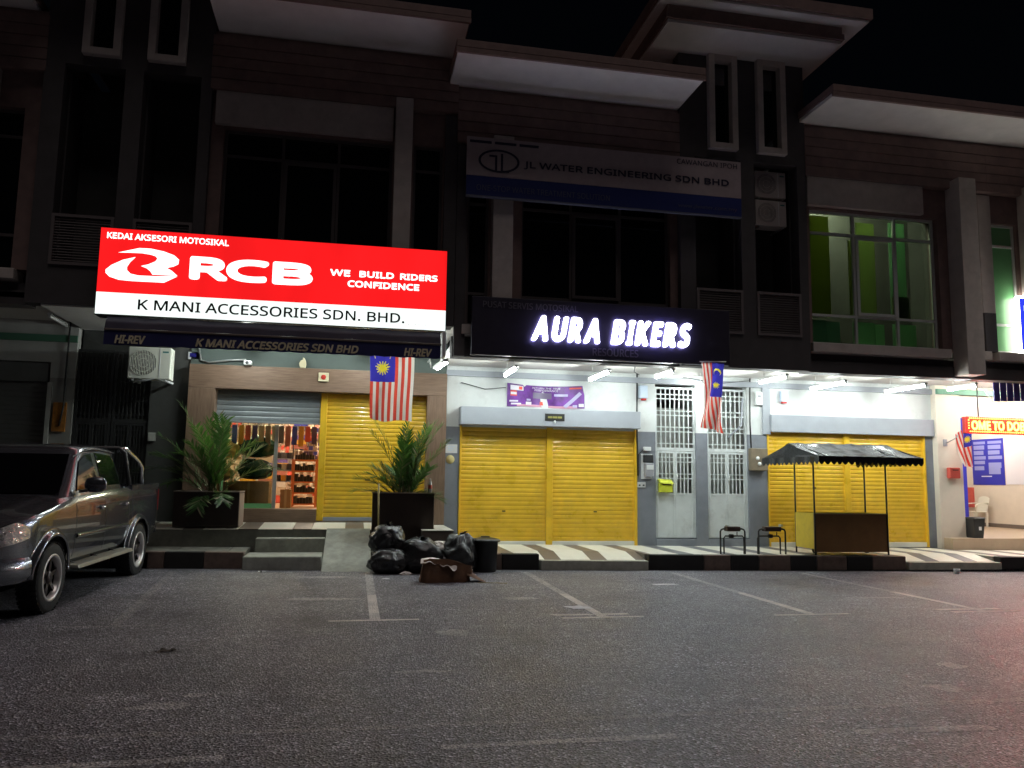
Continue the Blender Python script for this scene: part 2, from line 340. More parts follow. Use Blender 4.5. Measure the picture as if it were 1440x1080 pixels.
# ------------------------------------------------------------------ road, kerb, walkway
def road_z(x, y):
    if 8.6 < y < 14.1:
        a = 8.6+.5*int((y-8.6)/.5); f = (y-a)/.5; return _rz(x, a)*(1-f)+_rz(x, a+.5)*f
    return _rz(x, y)
def _rz(x, y):
    t = max(0.0, min(1.0, (y-8.6)/5.8)); t = t*t*(3-2*t)
    return t*(.052-.0105*max(-7, min(16, x)))
xs = [-300,-120,-60,-30,-18] + [-12+i*1.0 for i in range(37)] + [32,45,70,130,300]
ys = [-300,-100,-40,-15,-5,0,2,4,6,7.5] + [8.6+i*.5 for i in range(12)] + [14.44, 14.46, 60, 300]
b = MB(); nx = len(xs)
for y in ys:
    for x in xs: b.v.append((x, y, road_z(x, y) if y < 14.45 else -.05))
for j in range(len(ys)-1):
    for i in range(nx-1): b.f.append((j*nx+i, j*nx+i+1, (j+1)*nx+i+1, (j+1)*nx+i)); b.mi.append(0); b.sm.append(True)
road = b.build('road', 'asphalt'); road['kind'] = 'structure'
def paint_quad(pts, m='asphalt_paint', h=.0016, name='parking_line', n=20):
    (ax, ay), (bx, by), (cx, cy), (dx, dy) = pts
    def fn(u, v):
        x = (ax+(bx-ax)*u)*(1-v)+(dx+(cx-dx)*u)*v; y = (ay+(by-ay)*u)*(1-v)+(dy+(cy-dy)*u)*v
        return (x, y, road_z(x, y)+h)
    return MB().grid(fn, 4, n).build(name, m, road)
for (x, y, x1, mf) in [(-2.40,9.50,-2.72,'asphalt_paint_faint'),(.34,9.58,.36,'asphalt_paint'),(3.03,9.50,3.06,'asphalt_paint'),(5.72,9.42,5.78,'asphalt_paint'),(8.20,9.40,8.36,'asphalt_paint')]:
    w = .06
    xm, ym = x+(x1-x)*.42, y+(14.0-y)*.42
    paint_quad([(x-w,y),(x+w,y),(xm+w,ym),(xm-w,ym)], mf); paint_quad([(xm-w,ym),(xm+w,ym),(x1+w,14.0),(x1-w,14.0)], 'asphalt_paint_mid' if mf == 'asphalt_paint' else mf)
    paint_quad([(x-.52,y-.11),(x+.50,y-.09),(x+.50,y-.01),(x-.52,y-.02)], mf, .0026, n=2)
for (x, y) in [(3.03,9.5),(8.20,9.4)]:
    paint_quad([(x-.55,y+.10),(x-.07,y+.10),(x-.10,y+.20),(x-.62,y+.20)], 'asphalt_paint', .0026, n=2)
    paint_quad([(x+.06,y+.10),(x+.38,y+.10),(x+.36,y+.20),(x+.06,y+.20)], 'asphalt_paint', .0026, n=2)
paint_quad([(-2.6,5.60),(0,5.46),(0,5.54),(-2.6,5.70)], 'asphalt_paint_faint', name='lane_line', n=2)
paint_quad([(0,5.46),(5.8,5.44),(5.8,5.54),(0,5.54)], 'asphalt_paint_faint', name='lane_line', n=2)
paint_quad([(-2.6,4.95),(-.65,5.02),(-.65,5.12),(-2.6,5.06)], 'asphalt_paint_mid', name='lane_line', n=2)
paint_quad([(.6,5.02),(2.10,5.0),(2.10,5.10),(.6,5.10)], 'asphalt_paint_mid', name='lane_line', n=2)
paint_quad([(3.3,4.9),(4.3,4.85),(4.3,4.97),(3.3,5.0)], 'asphalt_paint_mid', name='lane_line', n=2)

def scuff(cx, cy, w, d, seed):
    n = 22; vs = [(cx, cy, .0019+road_z(cx, cy))]
    for i in range(n):
        a = 2*math.pi*i/n; r = 1+.75*noise.noise(Vector((math.cos(a)*1.4, math.sin(a)*1.4, seed)))
        x, y = cx+w*r*math.cos(a), cy+d*r*math.sin(a); vs.append((x, y, .0019+road_z(x, y)))
    return MB().add(vs, [(0, 1+i, 1+(i+1) % n) for i in range(n)]).build('worn_patch', 'asphalt_paint_mid', road)
for a_ in ((-1.22,6.22,.22,.10,1),(-1.05,6.48,.10,.05,2),(1.12,8.72,.20,.16,3),(.62,7.0,.22,.06,4),(-.35,11.1,.55,.10,5),(2.35,11.0,.30,.10,6),(4.75,5.9,.12,.14,7),(5.0,5.05,.30,.10,8),(4.6,4.75,.2,.08,9),(5.4,6.6,.14,.10,10),(7.6,10.7,.5,.06,11),(-.4,13.3,.35,.12,12)): scuff(*a_)
def kz(x): return .325-.0093*x          # kerb / walkway top
def slab(b, x0, x1, y0, y1, zf0, zb0, th, mi=0):   # sloped slab following kz, extra front / back heights
    b.hexa([(x0,y0,zf0(x0)-th),(x1,y0,zf0(x1)-th),(x1,y1,zb0(x1)-th),(x0,y1,zb0(x0)-th),(x0,y0,zf0(x0)),(x1,y0,zf0(x1)),(x1,y1,zb0(x1)),(x0,y1,zb0(x0))], mi)
kerb = bpy.data.objects.new('kerb', None); COL.objects.link(kerb); kerb.location = (0,14.4,0); WLOC['kerb'] = Vector((0,14.4,0)); kerb['kind'] = 'structure'
def kstone(x0, x1, m, y0=14.40, y1=14.58, top=None, bottom=-.04):
    f = top or kz; b = MB(); g = .004
    b.hexa([(x0+g,y0,bottom),(x1-g,y0,bottom),(x1-g,y1,bottom),(x0+g,y1,bottom),(x0+g,y0,f(x0)),(x1-g,y0,f(x1)),(x1-g,y1,f(x1)),(x0+g,y1,f(x0))])
    return b.build('kerb_stone', m, kerb, bevel=.012)
x = -14.0; k = 0
while x < -3.3: kstone(x, x+.6, 'kerb_black' if k % 2 else 'kerb_tan'); x += .6; k += 1
kstone(-3.30,-2.96,'kerb_tan'); kstone(-2.96,-2.34,'kerb_black'); kstone(-2.34,-1.70,'kerb_tan')
kstone(.42,.98,'kerb_black'); kstone(.98,1.55,'kerb_tan'); kstone(1.55,2.12,'kerb_black'); kstone(2.12,2.72,'kerb_tan'); kstone(2.72,3.40,'kerb_black')
xs_ = [5.48,6.58,7.12,7.70,8.36,8.92,9.56,10.12,10.86]
for i in range(8): kstone(xs_[i], xs_[i+1], 'kerb_tan' if i % 2 else 'kerb_black')
kstone(13.02,13.62,'kerb_black'); kstone(13.62,14.2,'kerb_tan')
x = 14.2; k = 0
while x < 24: kstone(x, x+.6, 'kerb_tan' if k % 2 else 'kerb_black'); x += .6; k += 1
low = lambda x: kz(x)-.105
kstone(3.42,5.46,'kerb_pale',14.34,14.52,low); kstone(10.88,13.0,'kerb_pale',14.34,14.52,low)

walk = bpy.data.objects.new('walkway', None); COL.objects.link(walk); walk.location = (6,15.5,.3); WLOC['walkway'] = Vector((6,15.5,.3)); walk['kind'] = 'structure'
b = MB(); bed = lambda x: kz(x)-.012
slab(b, 1.70, 3.41, 14.585, 16.9, bed, bed, .3); slab(b, 5.47, 10.87, 14.585, 16.9, bed, bed, .3); slab(b, 13.01, 24, 14.585, 16.15, bed, bed, .3)
for (x0, x1) in ((3.41,5.47),(10.87,13.01)):
    slab(b, x0, x1, 15.10, 16.9, bed, bed, .3)
    slab(b, x0, x1, 14.525, 15.10, lambda x: low(x)-.012, bed, .25)
slab(b, .42, 1.70, 14.585, 15.1, bed, bed, .3)
b.build('screed', 'grout', walk)
TILE = {}
def tile(x0, x1, y0, y1, m, f0=kz, f1=kz, th=.012):
    b = MB(); g = .003; slab(b, x0+g, x1-g, y0+g, y1-g, f0, f1, th-.0005); b.build('tile', m, walk)
rows = [(14.585,15.10),(15.10,15.60),(15.60,16.10),(16.10,16.61)]
x = 1.78; k = 0; pat = [(.31,'tile_brown'),(.565,'tile_white')]
while x < 19.5:
    w, m = pat[k % 2]
    if m == 'tile_brown' and 6.0 < x < 13: m = 'tile_grey'
    x1 = x+w
    for (y0, y1) in rows:
        gap = (x > 3.38 and x1 < 5.5) or (x > 10.84 and x1 < 13.05)
        part = (x < 3.41 < x1) or (x < 5.47 < x1) or (x < 10.87 < x1) or (x < 13.01 < x1)
        if x > 13.3 and y0 > 16.0: continue
        if y0 < 14.6 and (gap or part):
            cuts = [x] + [c for c in (3.41,5.47,10.87,13.01) if x < c < x1] + [x1]
            for a, c in zip(cuts[:-1], cuts[1:]):
                mid = (a+c)/2; ing = 3.41 < mid < 5.47 or 10.87 < mid < 13.01
                tile(a, c, 14.53 if ing else y0, y1, m, low if ing else kz, kz)
        else: tile(x, x1, y0, y1, m)
    x = x1; k += 1

# raised platform of the accessories shop with steps and ramp
plat = bpy.data.objects.new('raised_platform', None); COL.objects.link(plat); plat.location = (-.8,15.5,.3); WLOC['raised_platform'] = Vector((-.8,15.5,.3)); plat['kind'] = 'structure'
pz0, pz1 = .675, .765
pf = lambda x: pz0; pb = lambda x: pz1
b = MB(); slab(b, -5.35, -.42, 15.32, 16.9, lambda x: pz0-.014, lambda x: pz1-.014, .8); b.build('riser', 'concrete_slab', plat)
b = MB(); slab(b, -.42, 1.50, 15.32, 16.9, lambda x: pz0-.014, lambda x: pz1-.014, .8); b.build('riser', 'concrete_slab', plat)
x = -5.35; k = 0; pat2 = [(.60,'tile_white'),(.34,'tile_brown')]
def ptile(x0, x1, y0, y1, m):
    b = MB(); g = .003
    z = lambda y: pz0+(pz1-pz0)*(y-15.32)/(16.9-15.32)
    slab(b, x0+g, x1-g, y0+g, y1-g, lambda q: z(y0), lambda q: z(y1), .0135); b.build('tile', m, plat)
while x < 1.45:
    w, m = pat2[k % 2]; x1 = min(x+w, 1.50)
    for (y0, y1) in ((15.31,15.85),(15.85,16.40)): ptile(x, x1, y0, y1, m)
    x = x1; k += 1
for i, (x0, x1) in enumerate([(-14,-7),(-7,-5.0),(-5.0,-3.9),(-3.9,-2.85),(-2.85,-2.0),(-2.0,-1.70)]):
    b = MB(); slab(b, x0+.006, x1-.006, 14.585, 15.33, lambda x: kz(x)-.004*(i % 2), lambda x: kz(x)+.012, .25); b.build('paving_slab', 'concrete_slab', plat, bevel=.006)
b = MB(); slab(b, -14, -5.35, 15.33, 16.9, lambda x: kz(x)+.012, lambda x: kz(x)+.012, .3); b.build('paving_slab', 'concrete_slab', plat)
steps = thing('front_steps', 'two worn concrete steps up to the open accessories shop beside the ramp', 'steps', (-1.05,14.2,0))
BX('step', 'concrete', steps, -1.70, -.42, 14.20, 15.02, -.03, .287, .02); BX('step', 'concrete', steps, -1.60, -.40, 15.02, 15.318, -.03, .53, .02)
rmp = thing('ramp', 'sloping bare concrete ramp between the steps and the rubbish bags', 'ramp', (0,14.6,0))
MB().hexa([(-.42,13.98,-.06),(.41,13.98,-.06),(.41,15.318,-.06),(-.42,15.318,-.06),(-.42,13.98,.052),(.41,13.98,.05),(.40,15.318,.69),(-.38,15.318,.69)]).build('slab', 'concrete', rmp, bevel=.01)
ss = thing('side_steps', 'white tiled side steps beside the brown shop frame behind the rubbish bags', 'steps', (1.85,15.9,.3))
for (x0, x1, ya, yb, zt) in ((1.30,1.57,14.62,14.945,.70),(1.57,1.86,14.62,16.32,.70),(1.86,2.15,14.62,16.32,.515)):
    BX('riser', 'tile_brown', ss, x0, x1, ya+.015, yb, .25, zt-.016); BX('tread', 'tile_white', ss, x0, x1+(.012 if x1 > 1.6 else 0), ya, yb, zt-.014, zt, .004)

# ------------------------------------------------------------------ shophouses
W = 16.6; U = 14.6
def window(bld, x0, x1, z0, z1, y, vx=(), hz=(), fm='frame_grey', pm='glass_dark', fw=.05, casement=None):
    xs = [x0]+list(vx)+[x1]; zs = [z0]+list(hz)+[z1]
    f = MB()
    for i, x in enumerate(xs):
        a = x if i == 0 else x-fw/2; c = x+fw if i == 0 else (x if i == len(xs)-1 else x+fw/2)
        if i == len(xs)-1: a = x-fw
        f.box(a, c, y-.03, y+.04, z0, z1)
    for j, z in enumerate(zs):
        a = z if j == 0 else (z-fw if j == len(zs)-1 else z-fw/2)
        for i in range(len(xs)-1): f.box(xs[i]+(fw if i == 0 else fw/2), xs[i+1]-(fw if i == len(xs)-2 else fw/2), y-.03, y+.04, a, a+fw)
    w = f.build('window', fm, bld)
    for i in range(len(xs)-1):
        for j in range(len(zs)-1):
            MB().box(xs[i]+.02, xs[i+1]-.02, y+.004, y+.012, zs[j]+.02, zs[j+1]-.02).build('pane', pm, w)
    if casement:
        i, j = casement; c = MB(); q = .06; X0, X1, Z0, Z1 = xs[i]+.03, xs[i+1]-.03, zs[j]+.03, zs[j+1]-.03
        c.box(X0,X0+q,y-.06,y-.031,Z0,Z1); c.box(X1-q,X1,y-.06,y-.031,Z0,Z1); c.box(X0+q,X1-q,y-.06,y-.031,Z0,Z0+q); c.box(X0+q,X1-q,y-.06,y-.031,Z1-q,Z1)
        c.build('casement', fm, w)
    return w
def upper(b, x0, x1, zo, win, pier, slit, fm='alu_dark', pm='glass_dark', vx=None, hz=(6.82,5.08), beige=None, eave=None, slitx=None, slit_pm=None, cas=None):
    z = lambda v: v+zo
    wm = 'terracotta'
    # spandrel below windows, walls between openings
    BX('spandrel', 'tower_grey', b, x0, x1, U+.12, U+.32, z(3.86), z(4.26))
    BX('spandrel_beam', 'tower_grey', b, x0, x1, U-.02, U+.12, z(3.86), z(4.10))
    cuts = sorted([win, slit]); edges = [x0]
    for (a, c) in cuts: edges += [a, c]
    edges.append(x1)
    for i in range(0, len(edges), 2):
        if edges[i+1]-edges[i] > .02: BX('wall', wm, b, edges[i], edges[i+1], U, U+.3, z(4.46), z(7.30))
    for (a, c) in cuts: BX('window_sill', 'beige_plaster', b, a-.08, c+.10, U-.14, U+.3, z(4.27), z(4.45), .01)
    BX('wall', wm, b, x0, x1, U, U+.3, z(7.30), z(7.93))
    bg = beige or (win[0]-.1, win[1]-.4)
    BX('lintel', 'beige_plaster', b, bg[0], bg[1], U-.12, U-.002, z(7.32), z(7.93), .008)
    for k in range(5):   # grooved bands under the eave
        z0 = 7.94+k*.206
        BX('wall_band', wm, b, x0, x1, U-.16, U+.2, z(z0), z(z0+.190), .006)
    BX('groove_backing', wm, b, x0, x1, U-.135, U+.18, z(7.935), z(8.97))
    BX('pier', 'beige_plaster', b, pier[0], pier[1], U-(.42 if x0 > 8 else .25), U-.002, z(3.90), z(8.09), .008)
    e0, e1 = eave or (x0-.15, x1+.15)
    BX('soffit', 'white_soffit', b, e0, e1, 13.26, U+.3, z(9.05), z(9.12))
    ev = BX('roof', 'terracotta', b, e0-.03, e1+.03, 13.20, 24.0, z(9.125), z(9.27), .01)
    BX('fascia', 'terracotta', ev, e0-.03, e1+.03, 13.20, 13.255, z(9.035), z(9.12))
    BX('upper_wall', wm, b, x0, x1, U-.1, U+.3, z(8.975), z(9.045))
    n = 3; vxx = vx or [win[0]+(win[1]-win[0])*i/n for i in range(1, n)]
    window(b, win[0], win[1], z(4.46), z(7.30), U+.16, vxx, [z(h) for h in sorted(hz)], fm, pm, casement=cas)
    window(b, slit[0], slit[1], z(4.46), z(7.30), U+.10, [], [z(h) for h in sorted(hz)], fm, slit_pm or pm)
    BX('floor_slab', 'white_soffit', b, x0, x1, U+.32, W+.2, z(3.97), z(4.10))
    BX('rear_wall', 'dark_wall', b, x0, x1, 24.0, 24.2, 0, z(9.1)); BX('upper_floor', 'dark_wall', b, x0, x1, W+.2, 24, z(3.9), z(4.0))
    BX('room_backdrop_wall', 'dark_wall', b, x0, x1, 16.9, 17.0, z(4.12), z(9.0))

def shutter(b, x0, x1, z0, z1, y, m, pitch=.088, name='shutter_curtain', amp=.009, parts=1):
    n = int((z1-z0)/pitch); prof = []
    for i in range(n):
        zz = z0+(z1-z0)*i/n; h = (z1-z0)/n
        for t, d in ((0,.0),(.06,.6),(.18,.92),(.42,1.0),(.68,.97),(.80,.80),(.94,.0)): prof.append((zz+t*h, y-amp*d))
    prof.append((z1, y))
    mb = MB(); vs = []
    for (z, yy) in prof: vs += [(x0, yy, z), (x1, yy, z)]
    mb.add(vs, [(2*i, 2*i+1, 2*i+3, 2*i+2) for i in range(len(prof)-1)], 0, False)
    o = mb.build(name, m, b); o['kind'] = 'stuff'
    me = o.data; me.polygons.foreach_set('use_smooth', [True]*len(me.polygons)); return o

# --- unit behind the pickup (far left)
A = thing('shophouse', 'dim far left shophouse with grey roller shutter behind the pickup truck', 'building', (-8,U,0), 'shophouses in the row')
upper(A, -11.0, -5.4, .55, (-8.75,-5.72), (-9.2,-8.85), (-9.9,-9.3), eave=(-10.8,-5.6))
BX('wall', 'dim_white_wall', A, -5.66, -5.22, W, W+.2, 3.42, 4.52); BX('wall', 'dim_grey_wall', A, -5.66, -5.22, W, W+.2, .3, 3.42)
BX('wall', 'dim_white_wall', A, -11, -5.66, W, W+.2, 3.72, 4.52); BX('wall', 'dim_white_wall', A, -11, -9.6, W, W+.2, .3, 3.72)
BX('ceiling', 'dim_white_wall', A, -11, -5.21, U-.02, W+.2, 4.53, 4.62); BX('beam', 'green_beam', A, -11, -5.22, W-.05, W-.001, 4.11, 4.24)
rs = BX('shutter_box', 'dark_shutter', A, -9.5, -5.70, W+.02, W+.3, 3.34, 3.70); shutter(A, -9.5, -5.68, .36, 3.33, W+.1, 'dark_shutter')
BX('shutter_guide', 'dim_white_wall', A, -5.68, -5.60, W-.03, W+.12, .36, 3.33)
# --- accessories shop
Bd = thing('shophouse', 'accessories shophouse with wood panelled shop frame under the lit red signboard', 'building', (-.5,U,0), 'shophouses in the row')
upper(Bd, -2.70, 1.75, .55, (-2.45,.56), (.585,.90), (.95,1.50), beige=(-2.6,.55), eave=(-2.62,1.76), vx=[-1.42,-.42], cas=(1,1))
BX('pilaster', 'tower_grey', Bd, 1.53, 1.76, U-.1, U-.001, 4.4, 8.45)
BX('ceiling', 'white_soffit', Bd, -3.1, 1.88, U-.02, W-.01, 4.42, 4.5)
BX('wall', 'sage_wall', Bd, -3.14, 1.90, W-.05, W+.15, 3.765, 4.42); BX('party_wall', 'grey_wall', Bd, 1.895, 2.18, W-.01, W+.19, .3, 2.70)
BX('party_wall', 'white_wall', Bd, 1.905, 2.18, W-.01, W+.19, 2.70, 3.97)
fr = BX('shop_frame', 'wood_frame_h', Bd, -3.12, 1.88, W-.27, W+.05, 3.30, 3.76, .006)
BX('jamb', 'wood_frame_v', fr, -3.12, -2.62, W-.268, W+.05, .72, 3.298, .006); BX('jamb', 'wood_frame_v', fr, 1.49, 1.88, W-.268, W+.05, .30, 3.298, .006)
BX('door_sill', 'wood_frame_h', Bd, -2.62, -.63, W-.10, W+.25, .72, .985, .006)
shutter(Bd, -2.62, -.63, 2.70, 3.30, W+.02, 'grey_shutter'); BX('bottom_rail', 'grey_shutter', Bd, -2.62, -.63, W-.005, W+.035, 2.66, 2.70, .005)
shutter(Bd, -.50, 1.49, .83, 3.30, W+.02, 'yellow_shutter', .084, amp=.009); BX('shutter_post', 'yellow_shutter', Bd, -.63, -.50, W-.05, W+.06, .76, 3.299, .01)
BX('bottom_rail', 'light_grey_metal', Bd, -.5, 1.49, W-.01, W+.05, .755, .83, .005); BX('lock_plate', 'black_metal', Bd, .30, .40, W-.022, W-.012, 1.56, 1.59)
# interior shell
BX('shop_floor', 'shop_floor', Bd, -3.1, 1.85, W+.25, 22, .90, .965); BX('shop_wall', 'shop_wall', Bd, -3.1, 1.85, 21.5, 21.6, .965, 4.0)
BX('shop_wall', 'shop_wall', Bd, -3.2, -3.1, W+.25, 21.5, .9, 4.0); BX('shop_wall', 'shop_wall', Bd, 1.80, 1.9, W+.25, 21.5, .9, 4.0); BX('shop_ceiling', 'white_soffit', Bd, -3.2, 1.9, W+.2, 21.5, 3.6, 3.7)
# --- service centre
Cd = thing('shophouse', 'motorcycle service shophouse with wide yellow double shutter under the black signboard', 'building', (4,U,0), 'shophouses in the row')
upper(Cd, 1.75, 6.20, 0, (3.04,6.04), (2.44,2.82), (1.99,2.40), beige=(3.4,6.1), eave=(1.58,6.18), cas=(1,1))
BX('pilaster', 'tower_grey', Cd, 1.77, 1.97, U-.1, U-.001, 3.86, 7.9)
BX('wall', 'white_wall', Cd, 2.18, 6.49, W, W+.2, 2.70, 3.97); BX('wall', 'grey_wall', Cd, 6.06, 6.49, W, W+.2, .2, 2.70); BX('wall', 'grey_wall', Cd, 2.18, 2.20, W, W+.2, .2, 2.70)
BX('beam', 'light_grey_metal', Cd, 1.89, 7.57, W-.07, W-.001, 3.755, 3.875)
sb = BX('shutter_box', 'light_grey_metal', Cd, 2.17, 6.03, 16.26, W-.001, 2.735, 3.10, .008)
shutter(Cd, 2.24, 4.05, .36, 2.72, W+.04, 'yellow_shutter'); shutter(Cd, 4.19, 6.0, .36, 2.72, W+.04, 'yellow_shutter')
BX('shutter_post', 'yellow_shutter', Cd, 4.05, 4.19, W-.02, W+.08, .28, 2.73, .01)
for (a, c) in ((2.20,2.24),(6.0,6.06)): BX('shutter_guide', 'yellow_shutter', Cd, a, c, W-.03, W+.08, .26, 2.73, .006)
for (a, c) in ((2.24,4.05),(4.19,6.0)): BX('bottom_rail', 'tile_white', Cd, a, c, W+.0, W+.06, .27, .36, .005)
for x in (3.12,5.10): BX('lock_plate', 'black_metal', Cd, x, x+.07, W+.018, W+.026, .96, .985)
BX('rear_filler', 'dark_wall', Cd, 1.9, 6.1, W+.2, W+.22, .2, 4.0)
# --- stair bay with grille gates
Tw = thing('stair_tower', 'dark stair tower with two slit windows and twin grille gates by the water meters', 'building', (7.57,14.45,0), 'stair towers in the row')
for (x0, x1) in ((7.43,7.70),(8.66,9.13)):
    BX('wall', 'grey_wall', Tw, x0, x1, W, W+.2, .2, 2.70); BX('wall', 'white_wall', Tw, x0, x1, W, W+.2, 2.70, 3.97)
BX('wall', 'white_wall', Tw, 6.49, 7.43, W, W+.2, 3.76, 3.97); BX('wall', 'white_wall', Tw, 7.70, 8.66, W, W+.2, 3.76, 3.97)
for (x0, x1) in ((6.49,7.43),(7.70,8.66)): BX('threshold', 'grey_wall', Tw, x0, x1, W-.02, W+.25, .2, .405, .01)
BX('ceiling', 'white_soffit', Tw, 6.2, 8.95, 14.76, W+.2, 3.97, 4.10)
BX('beam', 'light_grey_metal', Tw, 7.571, 9.6, W-.07, W-.001, 3.755, 3.875)
BX('beam', 'light_grey_metal', Tw, 9.02, 9.20, W-.05, W-.001, 2.72, 3.754)
BX('stair_back_wall', 'stair_wall', Tw, 6.75, 7.5, 17.25, 17.35, .3, 3.3); BX('stair_back_wall', 'stair_wall', Tw, 7.9, 8.7, 17.25, 17.35, .3, 4.0); BX('stair_side_wall', 'dim_grey_wall', Tw, 7.5, 7.6, W+.2, 18.1, .2, 4.0); BX('stair_side_wall', 'dim_grey_wall', Tw, 8.7, 8.8, W+.2, 18.1, .2, 4.0)
BX('stair_floor', 'dim_grey_wall', Tw, 6.4, 8.75, W+.2, 18.1, .2, .30)
def gate(x0, x1, gm='gate_paint', z0=.42, z1=3.70, zp=1.345, parent=Tw, zt=2.30):
    g = MB(); y0, y1 = W+.04, W+.075; fw = .045; xm = (x0+x1)/2
    for (a, c) in ((x0,x0+fw),(x1-fw,x1)): g.box(a, c, y0, y1, z0, z1)
    g.box(x0+fw, x1-fw, y0, y1, z1-fw, z1); g.box(x0+fw, x1-fw, y0, y1, zt, zt+.05)
    root = g.build('gate_frame', gm, parent)
    t = MB()   # fixed transom grille
    def grille(mb, a, c, lo, hi, n, hb):
        for i in range(1, n): xx = a+(c-a)*i/n; mb.box(xx-.011, xx+.011, y0+.008, y1-.006, lo, hi)
        for h in hb: mb.box(a, c, y0+.002, y0+.0075, h-.011, h+.011)
    hs = []; h = z1-.16; 
    while h > zt+.1: hs += [h, h-.10]; h -= .36
    grille(t, x0+fw, x1-fw, zt+.05, z1-fw, 8, hs); t.build('transom_grille', gm, root)
    for (a, c) in ((x0+fw+.004, xm-.003), (xm+.003, x1-fw-.004)):
        l = MB(); q = .038
        for (aa, cc) in ((a,a+q),(c-q,c)): l.box(aa, cc, y0, y1, z0+.01, zt-.008)
        l.box(a+q, c-q, y0, y1, zt-.05, zt-.008); l.box(a+q, c-q, y0, y1, zp, zp+.04); l.box(a+q, c-q, y0, y1, z0+.01, z0+.05)
        lf = l.build('gate_leaf', gm, root)
        gg = MB(); hs = []; h = zt-.14
        while h > zp+.1: hs += [h, h-.10]; h -= .36
        grille(gg, a+q, c-q, zp+.04, zt-.05, 4, hs); gg.build('leaf_grille', gm, lf)
        BX('kick_panel', gm, lf, a+q, c-q, y0+.012, y1-.012, z0+.05, zp)
    MB().tube([(xm+.03,y0-.03,1.62),(xm+.03,y0-.03,1.78)], .011).build('pull_handle', 'alu', root)
gate(6.49, 7.43); gate(7.70, 8.66)
# tower upper body with two shafts, louvres, slit windows, two-tier roof
def tower(Tw, cx, zo, louv=True):
    z = lambda v: v+zo; X = lambda d: cx+d; T = 14.45; m = 'tower_grey'
    BX('wall', m, Tw, X(-1.37), X(1.38), T, T+.3, z(3.86), z(4.53))
    BX('wall', m, Tw, X(-1.37), X(1.38), T, T+.3, z(8.10), z(8.27))
    for (a, c) in ((-1.37,-1.05),(-.07,.23),(1.19,1.38)): BX('wall', m, Tw, X(a), X(c), T, T+.3, z(4.53), z(8.10))
    for (a, c) in ((-1.05,-.07),(.23,1.19)):
        BX('shaft_back_wall', 'dark_wall', Tw, X(a), X(c), T+1.0, T+1.1, z(4.53), z(8.10)); 
        for q in (a-.0, c-.03): BX('shaft_side_wall', m, Tw, X(q), X(q+.03), T+.3, T+1.0, z(4.53), z(8.10))
        lv = MB(); fw = .05
        lv.box(X(a),X(a+fw),T-.03,T+.05,z(4.53),z(5.41)); lv.box(X(c-fw),X(c),T-.03,T+.05,z(4.53),z(5.41)); lv.box(X(a+fw),X(c-fw),T-.03,T+.05,z(4.53),z(4.58)); lv.box(X(a+fw),X(c-fw),T-.03,T+.05,z(5.36),z(5.41))
        fo = lv.build('louvre_frame', 'frame_louvre', Tw)
        for i in range(16):
            zz = 4.60+i*.0475; s = MB(); s.hexa([(X(a+fw),T-.012,z(zz)),(X(c-fw),T-.012,z(zz)),(X(c-fw),T+.04,z(zz+.035)),(X(a+fw),T+.04,z(zz+.035)),(X(a+fw),T-.012,z(zz+.008)),(X(c-fw),T-.012,z(zz+.008)),(X(c-fw),T+.04,z(zz+.043)),(X(a+fw),T+.04,z(zz+.043))])
            s.build('louvre_slat', 'frame_louvre', fo)
    # slit windows
    for (a, c) in ((-.77,-.15),(.29,.92)):
        f = MB(); q = .125; z0, z1 = z(8.27), z(10.26)
        f.box(X(a),X(a+q),T-.12,T+.1,z0,z1); f.box(X(c-q),X(c),T-.12,T+.1,z0,z1); f.box(X(a+q),X(c-q),T-.12,T+.1,z0,z0+q); f.box(X(a+q),X(c-q),T-.12,T+.1,z1-q,z1)
        w = f.build('slit_window', 'beige_plaster', Tw, bevel=.008); BX('pane', 'glass_dark', w, X(a+q), X(c-q), T+.05, T+.06, z0+q, z1-q)
    for (a, c) in ((-1.37,-.77),(-.15,.29),(.92,1.38)): BX('wall', m, Tw, X(a), X(c), T+.002, T+.3, z(8.27), z(10.26))
    BX('wall', m, Tw, X(-1.37), X(1.38), T+.3, 20, z(9.3), z(10.2))
    BX('soffit', 'white_soffit', Tw, X(-2.0), X(1.62), 13.46, 20, z(10.262), z(10.32)); BX('lower_roof', 'terracotta', Tw, X(-2.05), X(1.67), 13.40, 20, z(10.325), z(10.45)); 
    BX('soffit', 'white_soffit', Tw, X(-2.2), X(2.05), 13.16, 20, z(10.60), z(10.64)); BX('upper_roof', 'terracotta', Tw, X(-2.25), X(2.10), 13.10, 20, z(10.645), z(10.85)); BX('roof_neck', 'terracotta', Tw, X(-2.02), X(1.64), 13.43, 20, z(10.452), z(10.598))
mat('frame_louvre', (.17,.145,.145), .6)
tower(Tw, 7.57, 0)
# --- green window unit
D = thing('shophouse', 'shophouse with green upstairs windows over the yellow shutter behind the food cart', 'building', (11,U,0), 'shophouses in the row')
upper(D, 8.95, 13.25, 0, (9.1,12.1), (12.33,12.74), (12.78,13.07), fm='frame_grey', pm='glass_green', vx=[10.19,11.17], beige=(9.0,11.7), eave=(8.85,13.25), cas=(1,1))
BX('wall', 'white_wall', D, 9.13, 13.35, W, W+.2, 3.16, 3.97); BX('beam', 'light_grey_metal', D, 9.601, 13.35, W-.07, W-.001, 3.755, 3.875)
BX('shutter_box', 'light_grey_metal', D, 9.20, 13.34, W-.10, W+.1, 2.77, 3.158, .008)
BX('wall', 'grey_wall', D, 13.14, 13.35, W, W+.2, .2, 2.768)
shutter(D, 9.17, 11.05, .33, 2.77, W+.06, 'yellow_shutter'); shutter(D, 11.19, 13.10, .33, 2.77, W+.06, 'yellow_shutter')
BX('shutter_post', 'yellow_shutter', D, 11.05, 11.19, W, W+.1, .22, 2.768, .01)
